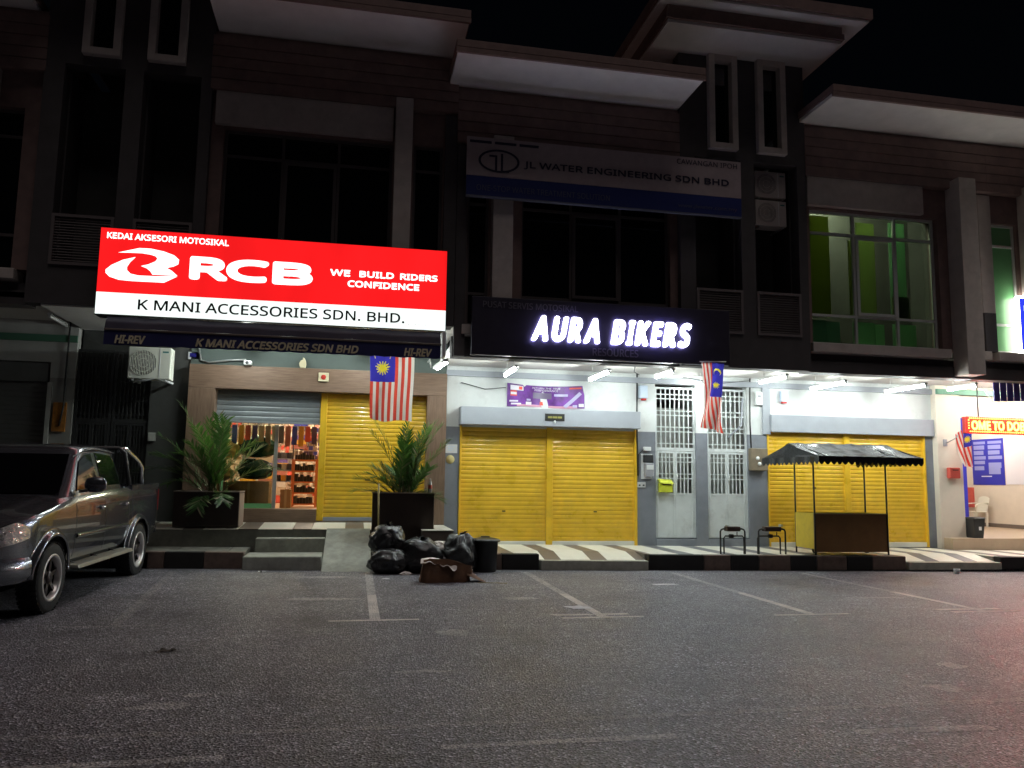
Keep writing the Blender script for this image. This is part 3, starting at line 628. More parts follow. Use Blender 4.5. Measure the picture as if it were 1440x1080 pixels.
for (a, c) in ((9.13,9.17),(13.10,13.14)): BX('shutter_guide', 'yellow_shutter', D, a, c, W-.02, W+.1, .22, 2.768, .006)
for (a, c) in ((9.17,11.05),(11.19,13.10)): BX('bottom_rail', 'tile_white', D, a, c, W+.02, W+.08, .22, .33, .005)
BX('lock_plate', 'black_metal', D, 10.25, 10.33, W+.03, W+.045, 1.52, 1.55)
for (x0, x1, z0, z1, m, y) in [(9.15,9.78,5.1,7.28,'board_olive',14.98),(10.42,10.85,5.1,7.20,'board_lime',14.97),(10.25,10.42,5.1,6.8,'board_olive',15.0),(11.2,11.58,5.1,7.25,'board_green',14.96),(11.2,11.6,5.1,5.62,'board_lime',14.93),
        (9.2,9.62,4.5,5.02,'board_teal',14.93),(9.64,9.95,4.5,5.0,'board_teal',14.95),(10.25,10.75,4.5,5.02,'board_green',14.93),(10.78,11.0,4.5,5.0,'board_green',14.96),(11.2,11.75,4.5,5.02,'board_green',14.94),(12.82,13.0,4.55,6.75,'board_lime',14.95),(12.82,13.05,4.5,5.0,'board_green',14.93)]:
    BX('window_board', m, D, x0, x1, y, y+.03, z0, z1)
translucent('board_lime', (.48,.58,.28), .55); translucent('board_olive', (.34,.40,.10), .5); translucent('board_green', (.40,.66,.42), .55); translucent('board_teal', (.28,.46,.36), .5)
# --- laundry unit
E_ = thing('shophouse', 'open fronted laundry shophouse with cream walls at the right edge', 'building', (16,U,0), 'shophouses in the row')
upper(E_, 13.25, 19.4, 0, (14.7,17.7), (14.12,14.50), (13.42,14.06), fm='frame_grey', pm='glass_green', eave=(13.25,19.6), slit_pm='film_green')
BX('pilaster', 'beige_plaster', E_, 13.09, 13.40, U-.05, U-.001, 5.3, 7.9, .006); BX('pilaster', 'tower_grey', E_, 13.12, 13.40, U-.048, U-.001, 4.46, 5.298)
BX('pillar', 'cream_wall', E_, 13.352, 14.0, W-.16, W+.2, .2, 3.97, .008)
BX('wall', 'cream_wall', E_, 14.0, 19.4, W, W+.2, 3.25, 3.97); BX('beam', 'green_beam2', E_, 13.36, 19.4, W-.2, W-.161, 3.755, 3.875) if False else None
mat('green_beam2', (.12,.30,.20), .6)
BX('beam', 'green_beam2', E_, 13.36, 19.4, W-.22, W-.162, 3.755, 3.875)
BX('laundry_floor', 'dobi_floor', E_, 13.4, 19.2, 16.16, 23.9, .18, .45, .006)
BX('side_wall', 'cream_wall', E_, 18.7, 18.9, 16.16, 23.9, .45, 4.0); BX('side_wall', 'cream_wall', E_, 13.4, 13.5, W+.2, 23.9, .45, 4.0); BX('back_wall', 'cream_wall', E_, 13.5, 18.7, 22.6, 22.7, .45, 4.0); BX('laundry_ceiling', 'white_soffit', E_, 13.4, 18.9, W+.2, 23.9, 3.8, 3.9)
BX('skirting', 'tile_brown', E_, 18.68, 18.699, 16.4, 22.6, .45, .56)
pt = BX('partition', 'poster_blue', E_, 13.52, 15.86, 18.5, 18.6, .62, 3.6); BX('partition_foot', 'dobi_floor', pt, 13.52, 15.9, 18.46, 18.64, .45, .62)
for i in range(3): BX('yellow_panel', 'cart_yellow', pt, 15.28, 15.60, 18.485, 18.499, 1.5+i*.42, 1.88+i*.42)
BX('red_panel', 'letter_red', E_, 18.64, 18.699, 21.55, 21.95, 1.0, 1.6)
# --- left stair bay
TL = thing('stair_tower', 'dark stair tower with black grille gates between pickup truck and potted palm', 'building', (-4.05,14.45,0), 'stair towers in the row')
tower(TL, -4.05, .57)
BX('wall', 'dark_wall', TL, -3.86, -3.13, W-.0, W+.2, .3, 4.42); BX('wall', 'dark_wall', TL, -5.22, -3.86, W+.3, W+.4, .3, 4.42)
BX('ceiling', 'white_soffit', TL, -5.18, -3.1, U-.1, W+.2, 4.40, 4.48)
gate(-5.20, -4.55, 'gate_black', .72, 4.0, 1.4, TL, 2.6); gate(-4.53, -3.87, 'gate_black', .72, 4.0, 1.4, TL, 2.6)

# ------------------------------------------------------------------ signs
S = 14.1
def lightbox(name):
    m = MATS[name]; nt = m.node_tree; N = nt.nodes; L = nt.links; b = N['Principled BSDF']; base = b.inputs['Emission Strength'].default_value
    tc = N.new('ShaderNodeTexCoord'); mp = N.new('ShaderNodeMapping'); mp.inputs['Scale'].default_value = (1.0, 1, .35); n = N.new('ShaderNodeTexNoise'); n.inputs['Scale'].default_value = 1.3; n.inputs['Detail'].default_value = 2
    r = N.new('ShaderNodeMapRange'); r.inputs[1].default_value = .3; r.inputs[2].default_value = .7; r.inputs[3].default_value = base*.80; r.inputs[4].default_value = base*1.08
    L.new(tc.outputs['Object'], mp.inputs[0]); L.new(mp.outputs[0], n.inputs['Vector']); L.new(n.outputs[0], r.inputs[0]); L.new(r.outputs[0], b.inputs['Emission Strength'])
lightbox('sign_red'); lightbox('sign_white')
sg = thing('signboard', 'big lit red and white lightbox signboard reading RCB above the navy awning', 'signboard', (-1.33,S,4.24))
BX('case', 'black_metal', sg, -4.225, 1.575, S+.004, S+.36, 4.225, 5.70)
BX('red_face', 'sign_red', sg, -4.215, 1.565, S-.004, S+.003, 4.603, 5.69); BX('white_face', 'sign_white', sg, -4.215, 1.565, S-.004, S+.003, 4.235, 4.600)
Y_ = S-.006
text('lettering', 'KEDAI AKSESORI MOTOSIKAL', -4.114, -2.182, 5.515, 5.62, Y_, 'sign_letter_white', sg, .03)
for ch_, xa, xb in (('R',-2.79,-2.17),('C',-2.20,-1.50),('B',-1.44,-.765)): text('letter', ch_, xa, xb, 4.90, 5.30, Y_-.0006*(ch_ == 'C'), 'sign_letter_white', sg, .10)
for w_, xa, xb in (('WE',-.474,-.13),('BUILD',.03,.63),('RIDERS',.74,1.404)): text('lettering', w_, xa, xb, 5.116, 5.228, Y_, 'sign_letter_white', sg, .06)
text('lettering', 'CONFIDENCE', -.168, 1.082, 4.93, 5.047, Y_, 'sign_letter_white', sg, .06)
text('lettering', 'K MANI ACCESSORIES SDN. BHD.', -3.562, .839, 4.33, 4.508, Y_, 'sign_letter_black', sg, .028)
[BX('small_print', 'faint_print', sg, .90+.06*i, .925+.06*i, Y_-.003, Y_-.0005, 4.305, 4.33) for i in range(6)]
LG1 = [(-3.922,5.281),(-3.599,5.379),(-3.418,5.381),(-3.213,5.347),(-3.047,5.292),(-2.965,5.22),(-2.973,5.142),(-3.046,5.099),(-3.151,5.068),(-3.072,5.025),(-2.975,4.942),(-3.37,4.939),(-3.403,4.992),(-3.467,5.042),(-3.555,5.074),(-3.441,5.11),(-3.334,5.168),(-3.306,5.219),(-3.339,5.256),(-3.411,5.278),(-3.553,5.294),(-3.733,5.29)]
LG2 = [(-3.649,5.221),(-3.844,5.16),(-4.016,5.06),(-4.099,4.978),(-4.095,4.924),(-4.032,4.863),(-3.881,4.818),(-3.681,4.809),(-3.18,4.813),(-2.975,4.932),(-3.308,4.914),(-3.588,4.909),(-3.71,4.932),(-3.769,4.989),(-3.773,5.044),(-3.732,5.123)]
lg = MB(); lg.poly_xz(LG1, S-.0105); lg.poly_xz(LG2, S-.0105); lg.build('emblem', 'sign_letter_white', sg)

aw = thing('awning', 'navy retracted awning with lettered valance under the red signboard', 'awning', (-1.2,14.0,3.7))
def awf(u, v):
    x = -4.02+5.50*u; p = [(S+.02,4.20),(14.03,4.10),(13.99,3.98)]; t = v*2; i = min(1, int(t)); t -= i
    y = p[i][0]+(p[i+1][0]-p[i][0])*t; z = p[i][1]+(p[i+1][1]-p[i][1])*t
    return (x, y+.006*math.sin(u*70), z+.006*math.sin(u*33+v*3))
MB().grid(awf, 60, 8).build('fabric_roll', 'navy_awning', aw)
BX('front_bar', 'tile_brown', aw, -4.02, 1.49, 13.97, 14.02, 3.945, 3.98, .008)
MB().grid(lambda u, v: (-4.02+5.50*u, 13.985+.006*math.sin(u*46)*v, 3.945-.235*v+.006*math.sin(u*120)*v), 120, 6).build('valance', 'navy_valance', aw)
for (t_, a, c) in (('HI-REV',-3.85,-3.38),('K MANI ACCESSORIES SDN BHD',-2.60,.062),('HI-REV',.84,1.327)):
    text('lettering', t_, a, c, 3.735, 3.875, 13.974, 'valance_letter', aw, .06, .2)
BX('bracket', 'pvc_white', aw, 1.505, 1.575, 14.0, 14.3, 3.76, 4.20, .01); MB().tube([(1.56,14.1,4.1),(1.575,14.02,3.95),(1.55,14.1,3.8)], .012).build('arm', 'black_metal', aw)

au = thing('signboard', 'black signboard with glowing white AURA BIKERS letters', 'signboard', (4.6,14.3,3.86))
BX('panel', 'black_panel', au, 2.07, 7.13, 14.30, 14.42, 3.87, 4.95, .006)
def letters(body, x0, x1, z0, z1, y, m, rim, parent, bold, shear, depth, core):
    # each letter is its own raised channel letter
    total = []; cur = 0.0
    import_w = []
    for ch in body:
        if ch == ' ': import_w.append(None); continue
        vs, fs = glyphs(ch, 0, 0); import_w.append((min(v[0] for v in vs), max(v[0] for v in vs)))
    gapw = .062; spw = .22; n = 0.0
    for w in import_w: n += spw if w is None else (w[1]-w[0])+gapw
    n -= gapw; k = (x1-x0-(z1-z0)*shear)/n; x = x0
    for ch, w in zip(body, import_w):
        if w is None: x += spw*k; continue
        ww = (w[1]-w[0])*k
        o = text('letter', ch, x, x+ww, z0, z1, y, m, parent, bold, 0, depth, rim=rim)
        i_ = .020; o2 = text('letter_face', ch, x+i_, x+ww-i_, z0+i_, z1-i_, y-depth-.004, core, o, bold*.75, 0, .004)
        for q in (o, o2):
            for v in q.data.vertices: v.co.x += (v.co.z + WLOC[parent.name].z-z0)*shear
        x += ww+gapw*k
letters('AURA BIKERS', 3.165, 6.34, 4.162, 4.65, 14.272, 'halo_edge', 'halo_rim', au, .070, .17, .03, 'halo_white')
text('lettering', 'PUSAT SERVIS MOTOSIKAL', 2.27, 4.075, 4.75, 4.87, 14.296, 'dim_letter', au, .012)
text('lettering', 'RESOURCES', 4.36, 5.26, 3.945, 4.09, 14.296, 'dim_letter', au, .02)

jl = thing('signboard', 'unlit white and blue water engineering signboard high above the black signboard', 'signboard', (4.6,14.2,6.8))
BX('panel', 'jl_white', jl, 1.90, 7.38, 14.20, 14.26, 7.205, 7.95); BX('blue_strip', 'jl_blue', jl, 1.90, 7.38, 14.20, 14.26, 6.83, 7.20); BX('lower_rail', 'jl_edge', jl, 1.90, 7.38, 14.19, 14.27, 6.80, 6.826)
for x in (2.3,4.6,7.0): BX('bracket', 'black_metal', jl, x, x+.05, 14.262, 14.46, 7.0, 7.05)
text('lettering', 'JL WATER ENGINEERING SDN BHD', 2.979, 7.117, 7.40, 7.56, 14.196, 'jl_text', jl, .03)
text('lettering', 'CAWANGAN IPOH', 6.03, 7.30, 7.80, 7.90, 14.196, 'jl_text', jl)
[BX('small_print', 'jl_text', jl, xa, xb, 14.193, 14.197, 7.835, 7.885) for xa, xb in ((1.95,2.36),(2.42,2.83),(2.89,3.26))]
text('lettering', 'ONE-STOP WATER TREATMENT SOLUTION', 2.09, 4.66, 6.925, 7.035, 14.196, 'jl_pale', jl)
text('lettering', 'www.jlwater.com.my', 6.05, 7.28, 6.905, 7.0, 14.196, 'jl_pale', jl)
e = MB(); n = 48; cx, cz = 2.505, 7.51
vs = [(cx+.39*math.cos(2*math.pi*i/n), 14.192, cz+.225*math.sin(2*math.pi*i/n)) for i in range(n)] + [(cx+.345*math.cos(2*math.pi*i/n), 14.192, cz+.185*math.sin(2*math.pi*i/n)) for i in range(n)]
e.add(vs, [(i, (i+1) % n, n+(i+1) % n, n+i) for i in range(n)])
for (x0, x1, z0, z1) in ((2.43,2.47,7.30,7.62),(2.32,2.43,7.585,7.62),(2.54,2.58,7.30,7.66),(2.58,2.70,7.30,7.335)): e.box(x0, x1, 14.190, 14.199, z0, z1)
e.build('emblem', 'jl_text', jl)

# laundry signs
ds = thing('signboard', 'angled lit blue lightbox sign with white border at the right edge', 'signboard', (13.9,14.5,4.45))
def q3(t, y, z): return (13.90+.86*t+.51*y, 14.52-.51*t+.86*y, z)   # board swings out from the wall
def obx(t0, t1, y0, y1, z0, z1): return [q3(t0,y0,z0),q3(t1,y0,z0),q3(t1,y1,z0),q3(t0,y1,z0),q3(t0,y0,z1),q3(t1,y0,z1),q3(t1,y1,z1),q3(t0,y1,z1)]
MB().hexa(obx(0,2.6,0,.2,4.46,5.70)).build('case', 'dobi_sign_white', ds); MB().hexa(obx(.05,.9,-.012,-.002,4.52,5.64)).build('blue_face', 'dobi_sign_blue', ds)  # glowing white beyond the blue face is added, unseen, to light the pier
o = text('lettering', 'KE', 0, .20, 0, .12, 0, 'dobi_sign_letter', ds)
for v in o.data.vertices:
    p = q3(.12+(v.co.x+13.9), -.017, 5.36+(v.co.z+4.45)); v.co = (p[0]-13.9, p[1]-14.5+(v.co.y+14.5), p[2]-4.45)
ld = thing('led_sign', 'red scrolling LED sign reading OME TO DOBI over the laundry entrance', 'sign', (14.4,15.6,2.8))
BX('case', 'led_case', ld, 13.42, 16.60, 15.60, 15.72, 2.80, 3.17, .008); BX('display', 'led_red', ld, 13.44, 16.58, 15.592, 15.598, 2.815, 3.155)
text('lettering', 'OME TO DOBI', 13.55, 15.02, 2.875, 3.085, 15.590, 'led_amber', ld, .05)
dots = MB()
for i in range(61):
    x = 13.50+i*.05
    for z in (2.83,3.125): dots.box(x, x+.026, 15.586, 15.591, z, z+.020)
for z in (2.90,2.96,3.02,3.08): dots.box(13.47, 13.496, 15.586, 15.591, z, z+.022)
dots.build('border_lights', 'led_amber', ld)['kind'] = 'stuff'
for x in (13.8,15.3): MB().tube([(x,15.66,3.17),(x,15.66,3.97)], .012).build('hanger', 'black_metal', ld)
pp = thing('strip_banner', 'glossy purple panel strips hanging under the laundry ceiling', 'banner', (14,14.9,3.42))
for i in range(8):
    x = 13.55+i*.17; pn = BX('strip', 'purple_gloss', pp, x, x+.15, 14.90, 14.92, 3.45+.006*i, 3.86, .004)
BX('rail', 'alu', pp, 13.53, 14.95, 14.885, 14.935, 3.86, 3.89)
MB().tube([(13.51,14.9,3.44),(13.51,15.2,3.80)], .008).build('stay', 'alu', pp)

# purple banner above the double shutter
bn = thing('banner', 'small purple printed banner on the wall above the double yellow shutter', 'banner', (4.03,16.5,3.14))
def bnf(u, v, d=0.0): 
    x = 3.18+1.70*u; sag = .045*math.sin(math.pi*u)
    return (x, 16.585-.012*math.sin(u*9+v*2)-.008*math.sin(u*23)-d, 3.155+.50*v-sag*v+.012*(1-v)*math.sin(u*7))
MB().grid(bnf, 40, 10, mfn=lambda i, j: 1 if j == 0 and 4 < i < 36 else 0).build('cloth', ['banner_purple','banner_pink'], bn)
def patch(name, u0, u1, v0, v1, m, d=.004):
    return MB().grid(lambda a, c: bnf(u0+(u1-u0)*a, v0+(v1-v0)*c, d), 6, 2).build(name, m, bn)
patch('print_panel', .04, .21, .72, .93, 'banner_white'); patch('print_mark', .15, .195, .76, .90, 'banner_red', .007)
patch('print_panel', .04, .125, .46, .70, 'banner_red'); patch('print_panel', .045, .12, .52, .63, 'banner_white', .007)
patch('print_panel', .33, .57, .40, .68, 'banner_grey'); patch('print_panel', .42, .48, .10, .26, 'banner_red'); patch('print_panel', .80,.96,.86,.93,'banner_red')
patch('print_panel', .03, .14, .20, .27, 'banner_white'); patch('print_panel', .05, .18, .08, .15, 'banner_white'); patch('print_panel', .24,.31,.08,.22,'banner_white'); patch('print_panel', .25,.30,.27,.36,'banner_lilac'); patch('print_panel', .60,.78,.54,.64,'banner_lilac'); patch('print_panel', .84,.90,.04,.15,'banner_lilac'); patch('print_panel', .92,.99,.06,.20,'banner_white')
MB().grid(lambda a, c: bnf(.72+.21*a+.035*c, .06+.62*a-.10*c+.05, .006), 8, 2).build('print_tube', 'banner_lilac', bn)
def banner_text(body, u0, u1, v0, v1):
    vs, fs = glyphs(body, 0, .1); ax = min(v[0] for v in vs); bx = max(v[0] for v in vs); az = min(v[1] for v in vs); bz = max(v[1] for v in vs)
    MB().add([bnf(u0+(v[0]-ax)/(bx-ax)*(u1-u0), v0+(v[1]-az)/(bz-az)*(v1-v0), .009) for v in vs], fs).build('lettering', 'banner_white', bn)
banner_text('RETURN THE TRUE', .32, .68, .85, .93); banner_text('PERFORMANCE', .35, .65, .74, .83)
pl = thing('number_plate', 'small black plate with gold lettering on the grey shutter box', 'sign', (4.15,16.25,2.84))
BX('plate', 'black_metal', pl, 3.93, 4.35, 16.245, 16.258, 2.85, 3.00, .004); [BX('gold_mark', 'gold_text', pl, xa, xb, 16.242, 16.2445, 2.905, 2.945) for xa, xb in ((3.99,4.08),(4.09,4.19),(4.20,4.29))]; MB().tube([(4.14,16.25,2.86),(4.14,16.25,2.80)], .018).build('knob', 'pvc_white', pl)

# ------------------------------------------------------------------ tube lights
def tube_light(x, y0, y1, z, label, m='tube_on', dx=0.0, group='fluorescent tubes under the shophouse ceilings', ceil=None):
    t = thing('tube_light', label, 'light', (x,(y0+y1)/2,z), group)
    MB().tube([(x,y0+.03,z),(x+dx,y1-.03,z)], .026, 10).build('tube', m, t)
    b = MB(); w_ = .052; b.hexa([(x-w_,y0,z+.03),(x+w_,y0,z+.03),(x+dx+w_,y1,z+.03),(x+dx-w_,y1,z+.03),(x-.03,y0,z+.065),(x+.03,y0,z+.065),(x+dx+.03,y1,z+.065),(x+dx-.03,y1,z+.065)]); b.build('batten', 'fixture_white', t)
    for (xx, yy) in ((x,y0),(x+dx,y1-.03)): BX('end_cap', 'fixture_white', t, xx-.02, xx+.02, yy, yy+.03, z-.022, z+.029)
    if ceil:
        for (xx, yy) in ((x,y0+.2),(x+dx,y1-.2)): MB().tube([(xx,yy,z+.065),(xx,yy,ceil)], .005, 6).build('hanger', 'fixture_white', t)
    return t
tz = 3.78
def zp(v): return v
for (x, y0, y1, z, lab) in [(2.99,14.67,15.80,3.70,'lit tube light above the left end of the purple banner'),(4.80,14.66,15.95,3.70,'lit tube light just right of the purple banner'),(6.14,14.72,15.66,3.77,'lit tube light above the left grille gate'),
        (8.58,14.74,15.86,3.77,'lit tube light over the gap between grille gates and food cart shutter'),(9.91,14.75,16.05,3.70,'lit tube light above the left half of the food cart shutter'),(11.72,14.68,16.0,3.70,'lit tube light above the right half of the food cart shutter'),(12.92,14.66,15.52,3.74,'lit tube light over the cream pillar beside the laundry')]:
    tube_light(x, y0, y1, z, lab, ceil=3.97)
for (x_, l_) in ((15.3,'added unseen tube light over the laundry entrance right of the picture edge'),(17.4,'added unseen tube light over the far half of the laundry entrance')): tube_light(x_, 14.8, 16.0, tz, l_, 'tube_dobi_fill', ceil=3.97)  # added tubes, out of view, brighten the cream pillar and laundry front
tube_light(7.35, 15.95, 16.4, 3.70, 'short lit tube light behind the twisted flag at the grille gates', dx=.3, ceil=3.97)
tube_light(-2.0, 14.85, 16.05, 4.12, 'lit tube light hidden behind the navy awning over the accessories shop', ceil=4.42)
tube_light(.20, 14.85, 16.05, 4.12, 'lit tube light behind the large hanging flag under the awning', ceil=4.42)
tube_light(-5.34, 15.4, 16.3, 4.38, 'unlit tube light under the dim ceiling by the dark grille gates', 'tube_off', ceil=4.53)
fl = thing('flood_light', 'white bulkhead flood light at the corner of the wood panelled frame', 'light', (1.6,15.2,3.75))
MB().hexa([(1.50,15.55,3.74),(1.60,15.55,3.74),(1.72,14.85,3.80),(1.62,14.85,3.80),(1.50,15.55,3.79),(1.60,15.55,3.79),(1.72,14.85,3.85),(1.62,14.85,3.85)]).build('body', 'fixture_white', fl)
MB().hexa([(1.56,15.5,3.722),(1.60,15.5,3.722),(1.72,14.95,3.775),(1.68,14.95,3.775),(1.56,15.5,3.738),(1.60,15.5,3.738),(1.72,14.95,3.792),(1.68,14.95,3.792)]).build('lens', 'tube_on', fl)
MB().tube([(1.47,16.3,3.98),(1.45,15.6,3.94),(1.46,15.5,3.76)], .015).build('bracket', 'alu', fl)
for (x, y, lab) in ((-1.9,18.6,'warm tube light inside the open accessories shop near the door'),(-.6,20.2,'warm tube light deep inside the open accessories shop')):
    tube_light(x, y-.6, y+.6, 3.45, lab, 'tube_warm', ceil=3.6, group='tube lights inside the shops')
tube_light(10.6, 15.5, 16.7, 8.25, 'added unseen tube light upstairs backlighting the green windows', 'tube_backlight', ceil=8.6, group='tube lights inside the shops')  # added lamp, out of view, makes the window boards glow from behind
BX('room_side_wall', 'dark_wall', D, 8.955, 9.0, U+.31, 16.9, 4.12, 8.59); BX('room_side_wall', 'dark_wall', D, 13.18, 13.23, U+.31, 16.9, 4.12, 8.59); BX('upper_room_ceiling', 'white_soffit', D, 8.95, 13.2, U+.31, 16.9, 8.6, 8.68)
for (x, y, lab) in ((15.6,17.4,'tube light inside the laundry near its entrance'),(17.3,20.4,'tube light deep inside the laundry')):
    tube_light(x, y-.6, y+.6, 3.65, lab, 'tube_dobi', ceil=3.8, group='tube lights inside the shops')

# ------------------------------------------------------------------ flags
def star_pts(r, ri, n=14):
    return [((r if i % 2 == 0 else ri)*math.sin(math.pi*i/n), (r if i % 2 == 0 else ri)*math.cos(math.pi*i/n)) for i in range(2*n)]
def flag(name, label, base, fn, canton_left=True, sub=6, nv=84):
    """fn(u,v) -> world point; u across the stripes 0..1, v down the length 0..1"""
    f = thing(name, label, 'flag', base, 'malaysian style striped flags')
    L_ = (Vector(fn(1,.2))-Vector(fn(0,.2))).length; H_ = sum((Vector(fn(.5,(k+1)/10))-Vector(fn(.5,k/10))).length for k in range(10)); c = .2857 if canton_left else .7143
    def m(i, j):
        s = i//sub; uu = (i+.5)/(14*sub); vv = (j+.5)/nv; cl = uu < .5715 if canton_left else uu > .4285
        if cl and vv < .5:
            x = (uu-c)*L_; y = (vv-.325)*H_; r = math.hypot(x, y); a = (math.atan2(x, y)/(2*math.pi)*14) % 1.0; k = abs(a-.5)*2
            if r < L_*(.075+.095*k): return 3
            y2 = (vv-.14)*H_; d = math.hypot(x, y2)
            if d < .20*L_ and math.hypot(x, y2-.055*L_) > .165*L_: return 3
            return 2
        return 0 if (s % 2 == 0) == canton_left else 1
    MB().grid(fn, 14*sub, nv, mfn=m).build('cloth', ['flag_red','flag_white','flag_blue','flag_yellow'], f)
    return f
def f1(u, v):
    z = 4.02-1.40*v-.02*math.sin(u*6)*v; x = .25+.80*u+.06*v*(1-u)**2+.01*math.sin(v*5)
    y = 14.40+.03*math.sin(u*13+v*2)*(.3+v)+.018*math.sin(u*29+v*5)*v
    if u < .35: y -= .05*v*v; z += .10*max(0, v-.8)*(.35-u)/.35*2
    return (x, y, z)
fg = flag('flag', 'large hanging striped flag in front of the accessories shop shutter', (.65,14.4,2.6), f1)
MB().tube([(.18,14.40,4.03),(1.12,14.40,4.03)], .012).build('pole', 'alu', fg)
def f2(u, v):
    z = 3.90-1.30*v+.07*(1-u)*v-.05*u*v; w = .47*(1-.10*v)-.06*math.sin(v*3); tw = .9*math.sin(v*3.0+u*2.2)*v
    x = 6.50+w*u+.05*math.sin(v*4)*(1-u); y = 14.22+.07*math.sin(u*9+v*6.5)*(.35+v)+.05*tw
    return (x, y, z)
fg = flag('flag', 'narrow twisted striped flag hanging in front of the grille gates', (6.75,14.2,2.6), f2, False)
MB().tube([(6.46,14.21,3.91),(7.0,14.21,3.93)], .010).build('pole', 'alu', fg)
def f3(u, v):
    x = 13.55+.42*u+.12*v*(1-u)*.9+.06*v; z = 2.78+.30*u-(.70+.32*u)*v*1.0; y = 16.12+.06*math.sin(u*11+v*4)*(.3+v)
    return (x, y, z)
fg = flag('flag', 'drooping striped flag on a slanted pole at the cream laundry pillar', (13.8,16.2,1.8), f3, False)
MB().tube([(13.55,16.43,2.60),(13.56,16.14,2.70),(14.0,16.12,3.09)], .012).build('pole', 'alu', fg); BX('socket', 'meter_grey', fg, 13.50, 13.58, 16.40, 16.44, 2.54, 2.70)

# ------------------------------------------------------------------ wall fittings
def small(name, label, cat, x0, x1, y0, y1, z0, z1, m, bevel=.01, group=None):
    o = thing(name, label, cat, ((x0+x1)/2, y1, z0), group); BX('body', m, o, x0, x1, y0, y1, z0, z1, bevel); return o
o = small('alarm_box', 'white alarm box with red tip beside the left grille gate', 'alarm', 6.10, 6.28, 16.49, 16.598, 3.42, 3.70, 'pale_blue', group='alarm boxes'); BX('strobe', 'box_red', o, 6.16, 6.25, 16.51, 16.59, 3.38, 3.418)
o = small('alarm_box', 'white alarm box with red tip above the food cart shutter', 'alarm', 9.46, 9.62, 16.49, 16.598, 3.46, 3.70, 'pale_blue', group='alarm boxes'); BX('strobe', 'box_red', o, 9.5, 9.59, 16.51, 16.59, 3.42, 3.458)
o = small('fuse_box', 'white fuse box on the wall right of the grille gates', 'fuse box', 8.84, 9.0, 16.50, 16.598, 3.36, 3.66, 'pvc_white'); BX('window', 'meter_grey', o, 8.88, 8.95, 16.494, 16.499, 3.53, 3.58)
o = thing('electric_meter', 'grey electric meter with black cut-outs beside the left grille gate', 'meter', (6.27,16.6,1.7))
BX('backboard', 'pvc_white', o, 6.15, 6.40, 16.57, 16.598, 1.68, 2.22); BX('meter', 'meter_grey', o, 6.20, 6.40, 16.45, 16.569, 1.72, 2.02, .02); BX('dial', 'pvc_white', o, 6.23, 6.38, 16.44, 16.449, 1.88, 1.98); BX('cut_outs', 'black_plastic', o, 6.18, 6.40, 16.47, 16.569, 2.03, 2.20, .02)
BX('junction_box', 'pvc_white', o, 6.20, 6.36, 16.52, 16.598, 2.28, 2.37, .01); MB().tube([(6.2,16.56,2.32),(6.08,16.55,2.2),(6.07,16.55,1.8)], .012).build('cable', 'cable', o)
o = small('socket_plate', 'white double socket plate below the electric meter', 'socket', 6.06, 6.25, 16.57, 16.598, 1.50, 1.61, 'pvc_white', .006); BX('slot', 'black_plastic', o, 6.09, 6.13, 16.566, 16.5695, 1.53, 1.56); BX('slot', 'black_plastic', o, 6.18, 6.22, 16.566, 16.5695, 1.53, 1.56)
o = thing('mailbox', 'small yellow mailbox hung on the left grille gate', 'mailbox', (6.69,16.6,1.4)); BX('box', 'letter_yellow', o, 6.55, 6.84, 16.50, 16.62, 1.40, 1.60, .01)
MB().hexa([(6.54,16.47,1.60),(6.85,16.47,1.58),(6.85,16.62,1.62),(6.54,16.62,1.64),(6.54,16.48,1.62),(6.85,16.48,1.60),(6.85,16.62,1.67),(6.54,16.62,1.69)]).build('lid', 'letter_yellow', o); BX('slot', 'black_plastic', o, 6.60, 6.80, 16.496, 16.4995, 1.555, 1.575)
o = thing('mailbox', 'red mailbox on the cream pillar beside the laundry', 'mailbox', (13.68,16.44,1.8)); BX('box', 'letter_red', o, 13.55, 13.83, 16.32, 16.438, 1.80, 2.05, .02); BX('slot', 'black_plastic', o, 13.62, 13.77, 16.315, 16.3195, 1.98, 2.0)
o = small('meter_cabinet', 'brown plywood meter board beside the food cart shutter', 'meter board', 8.67, 9.07, 16.46, 16.598, 1.90, 2.39, 'plywood'); 
for (x, z) in ((8.82,2.17),(8.86,2.05)): MB().lathe((x,16.44,z), [(.0,-.0),(.04,0),(.04,.02)], 12, axis='y').build('dial', 'pvc_white', o)
for i, (pts, lab) in enumerate([([(6.06,16.56,3.96),(6.05,16.56,2.9),(6.07,16.56,1.75)],'black cable running down the wall right of the double yellow shutter'),([(8.72,16.55,3.96),(8.70,16.55,3.0),(8.72,16.55,2.40)],'black cable running down to the plywood meter board'),([(-5.36,16.55,4.5),(-5.37,16.55,3.6),(-5.36,16.53,2.9),(-5.42,16.55,2.5)],'thin black cable down the dim wall left of the dark gates')]):
    reg(MB().tube(pts, .017, 6).build('cable', 'cable'), lab, 'cable', 'wall cables')
for pts, lab in (([(5.35,14.7,3.9),(5.5,15.2,3.80),(5.9,16.0,3.86),(6.05,16.5,3.95)],'loose black cable sagging under the ceiling beside the left grille gate'),([(7.1,16.5,3.92),(7.9,16.45,3.80),(8.7,16.5,3.90)],'thin black cable drooping above the grille gates'),([(2.2,16.55,3.62),(2.7,16.56,3.50),(3.15,16.56,3.55)],'thin cable sagging on the white wall left of the banner')):
    reg(MB().tube(pts, .008, 6).build('cable', 'cable'), lab, 'cable', 'wall cables')
o = MB().tube([(8.55,16.58,3.5),(8.50,16.57,2.9),(8.18,16.57,2.62)], .02, 6).build('conduit', 'light_grey_metal'); reg(o, 'pale slanted conduit across the right grille gate', 'conduit')
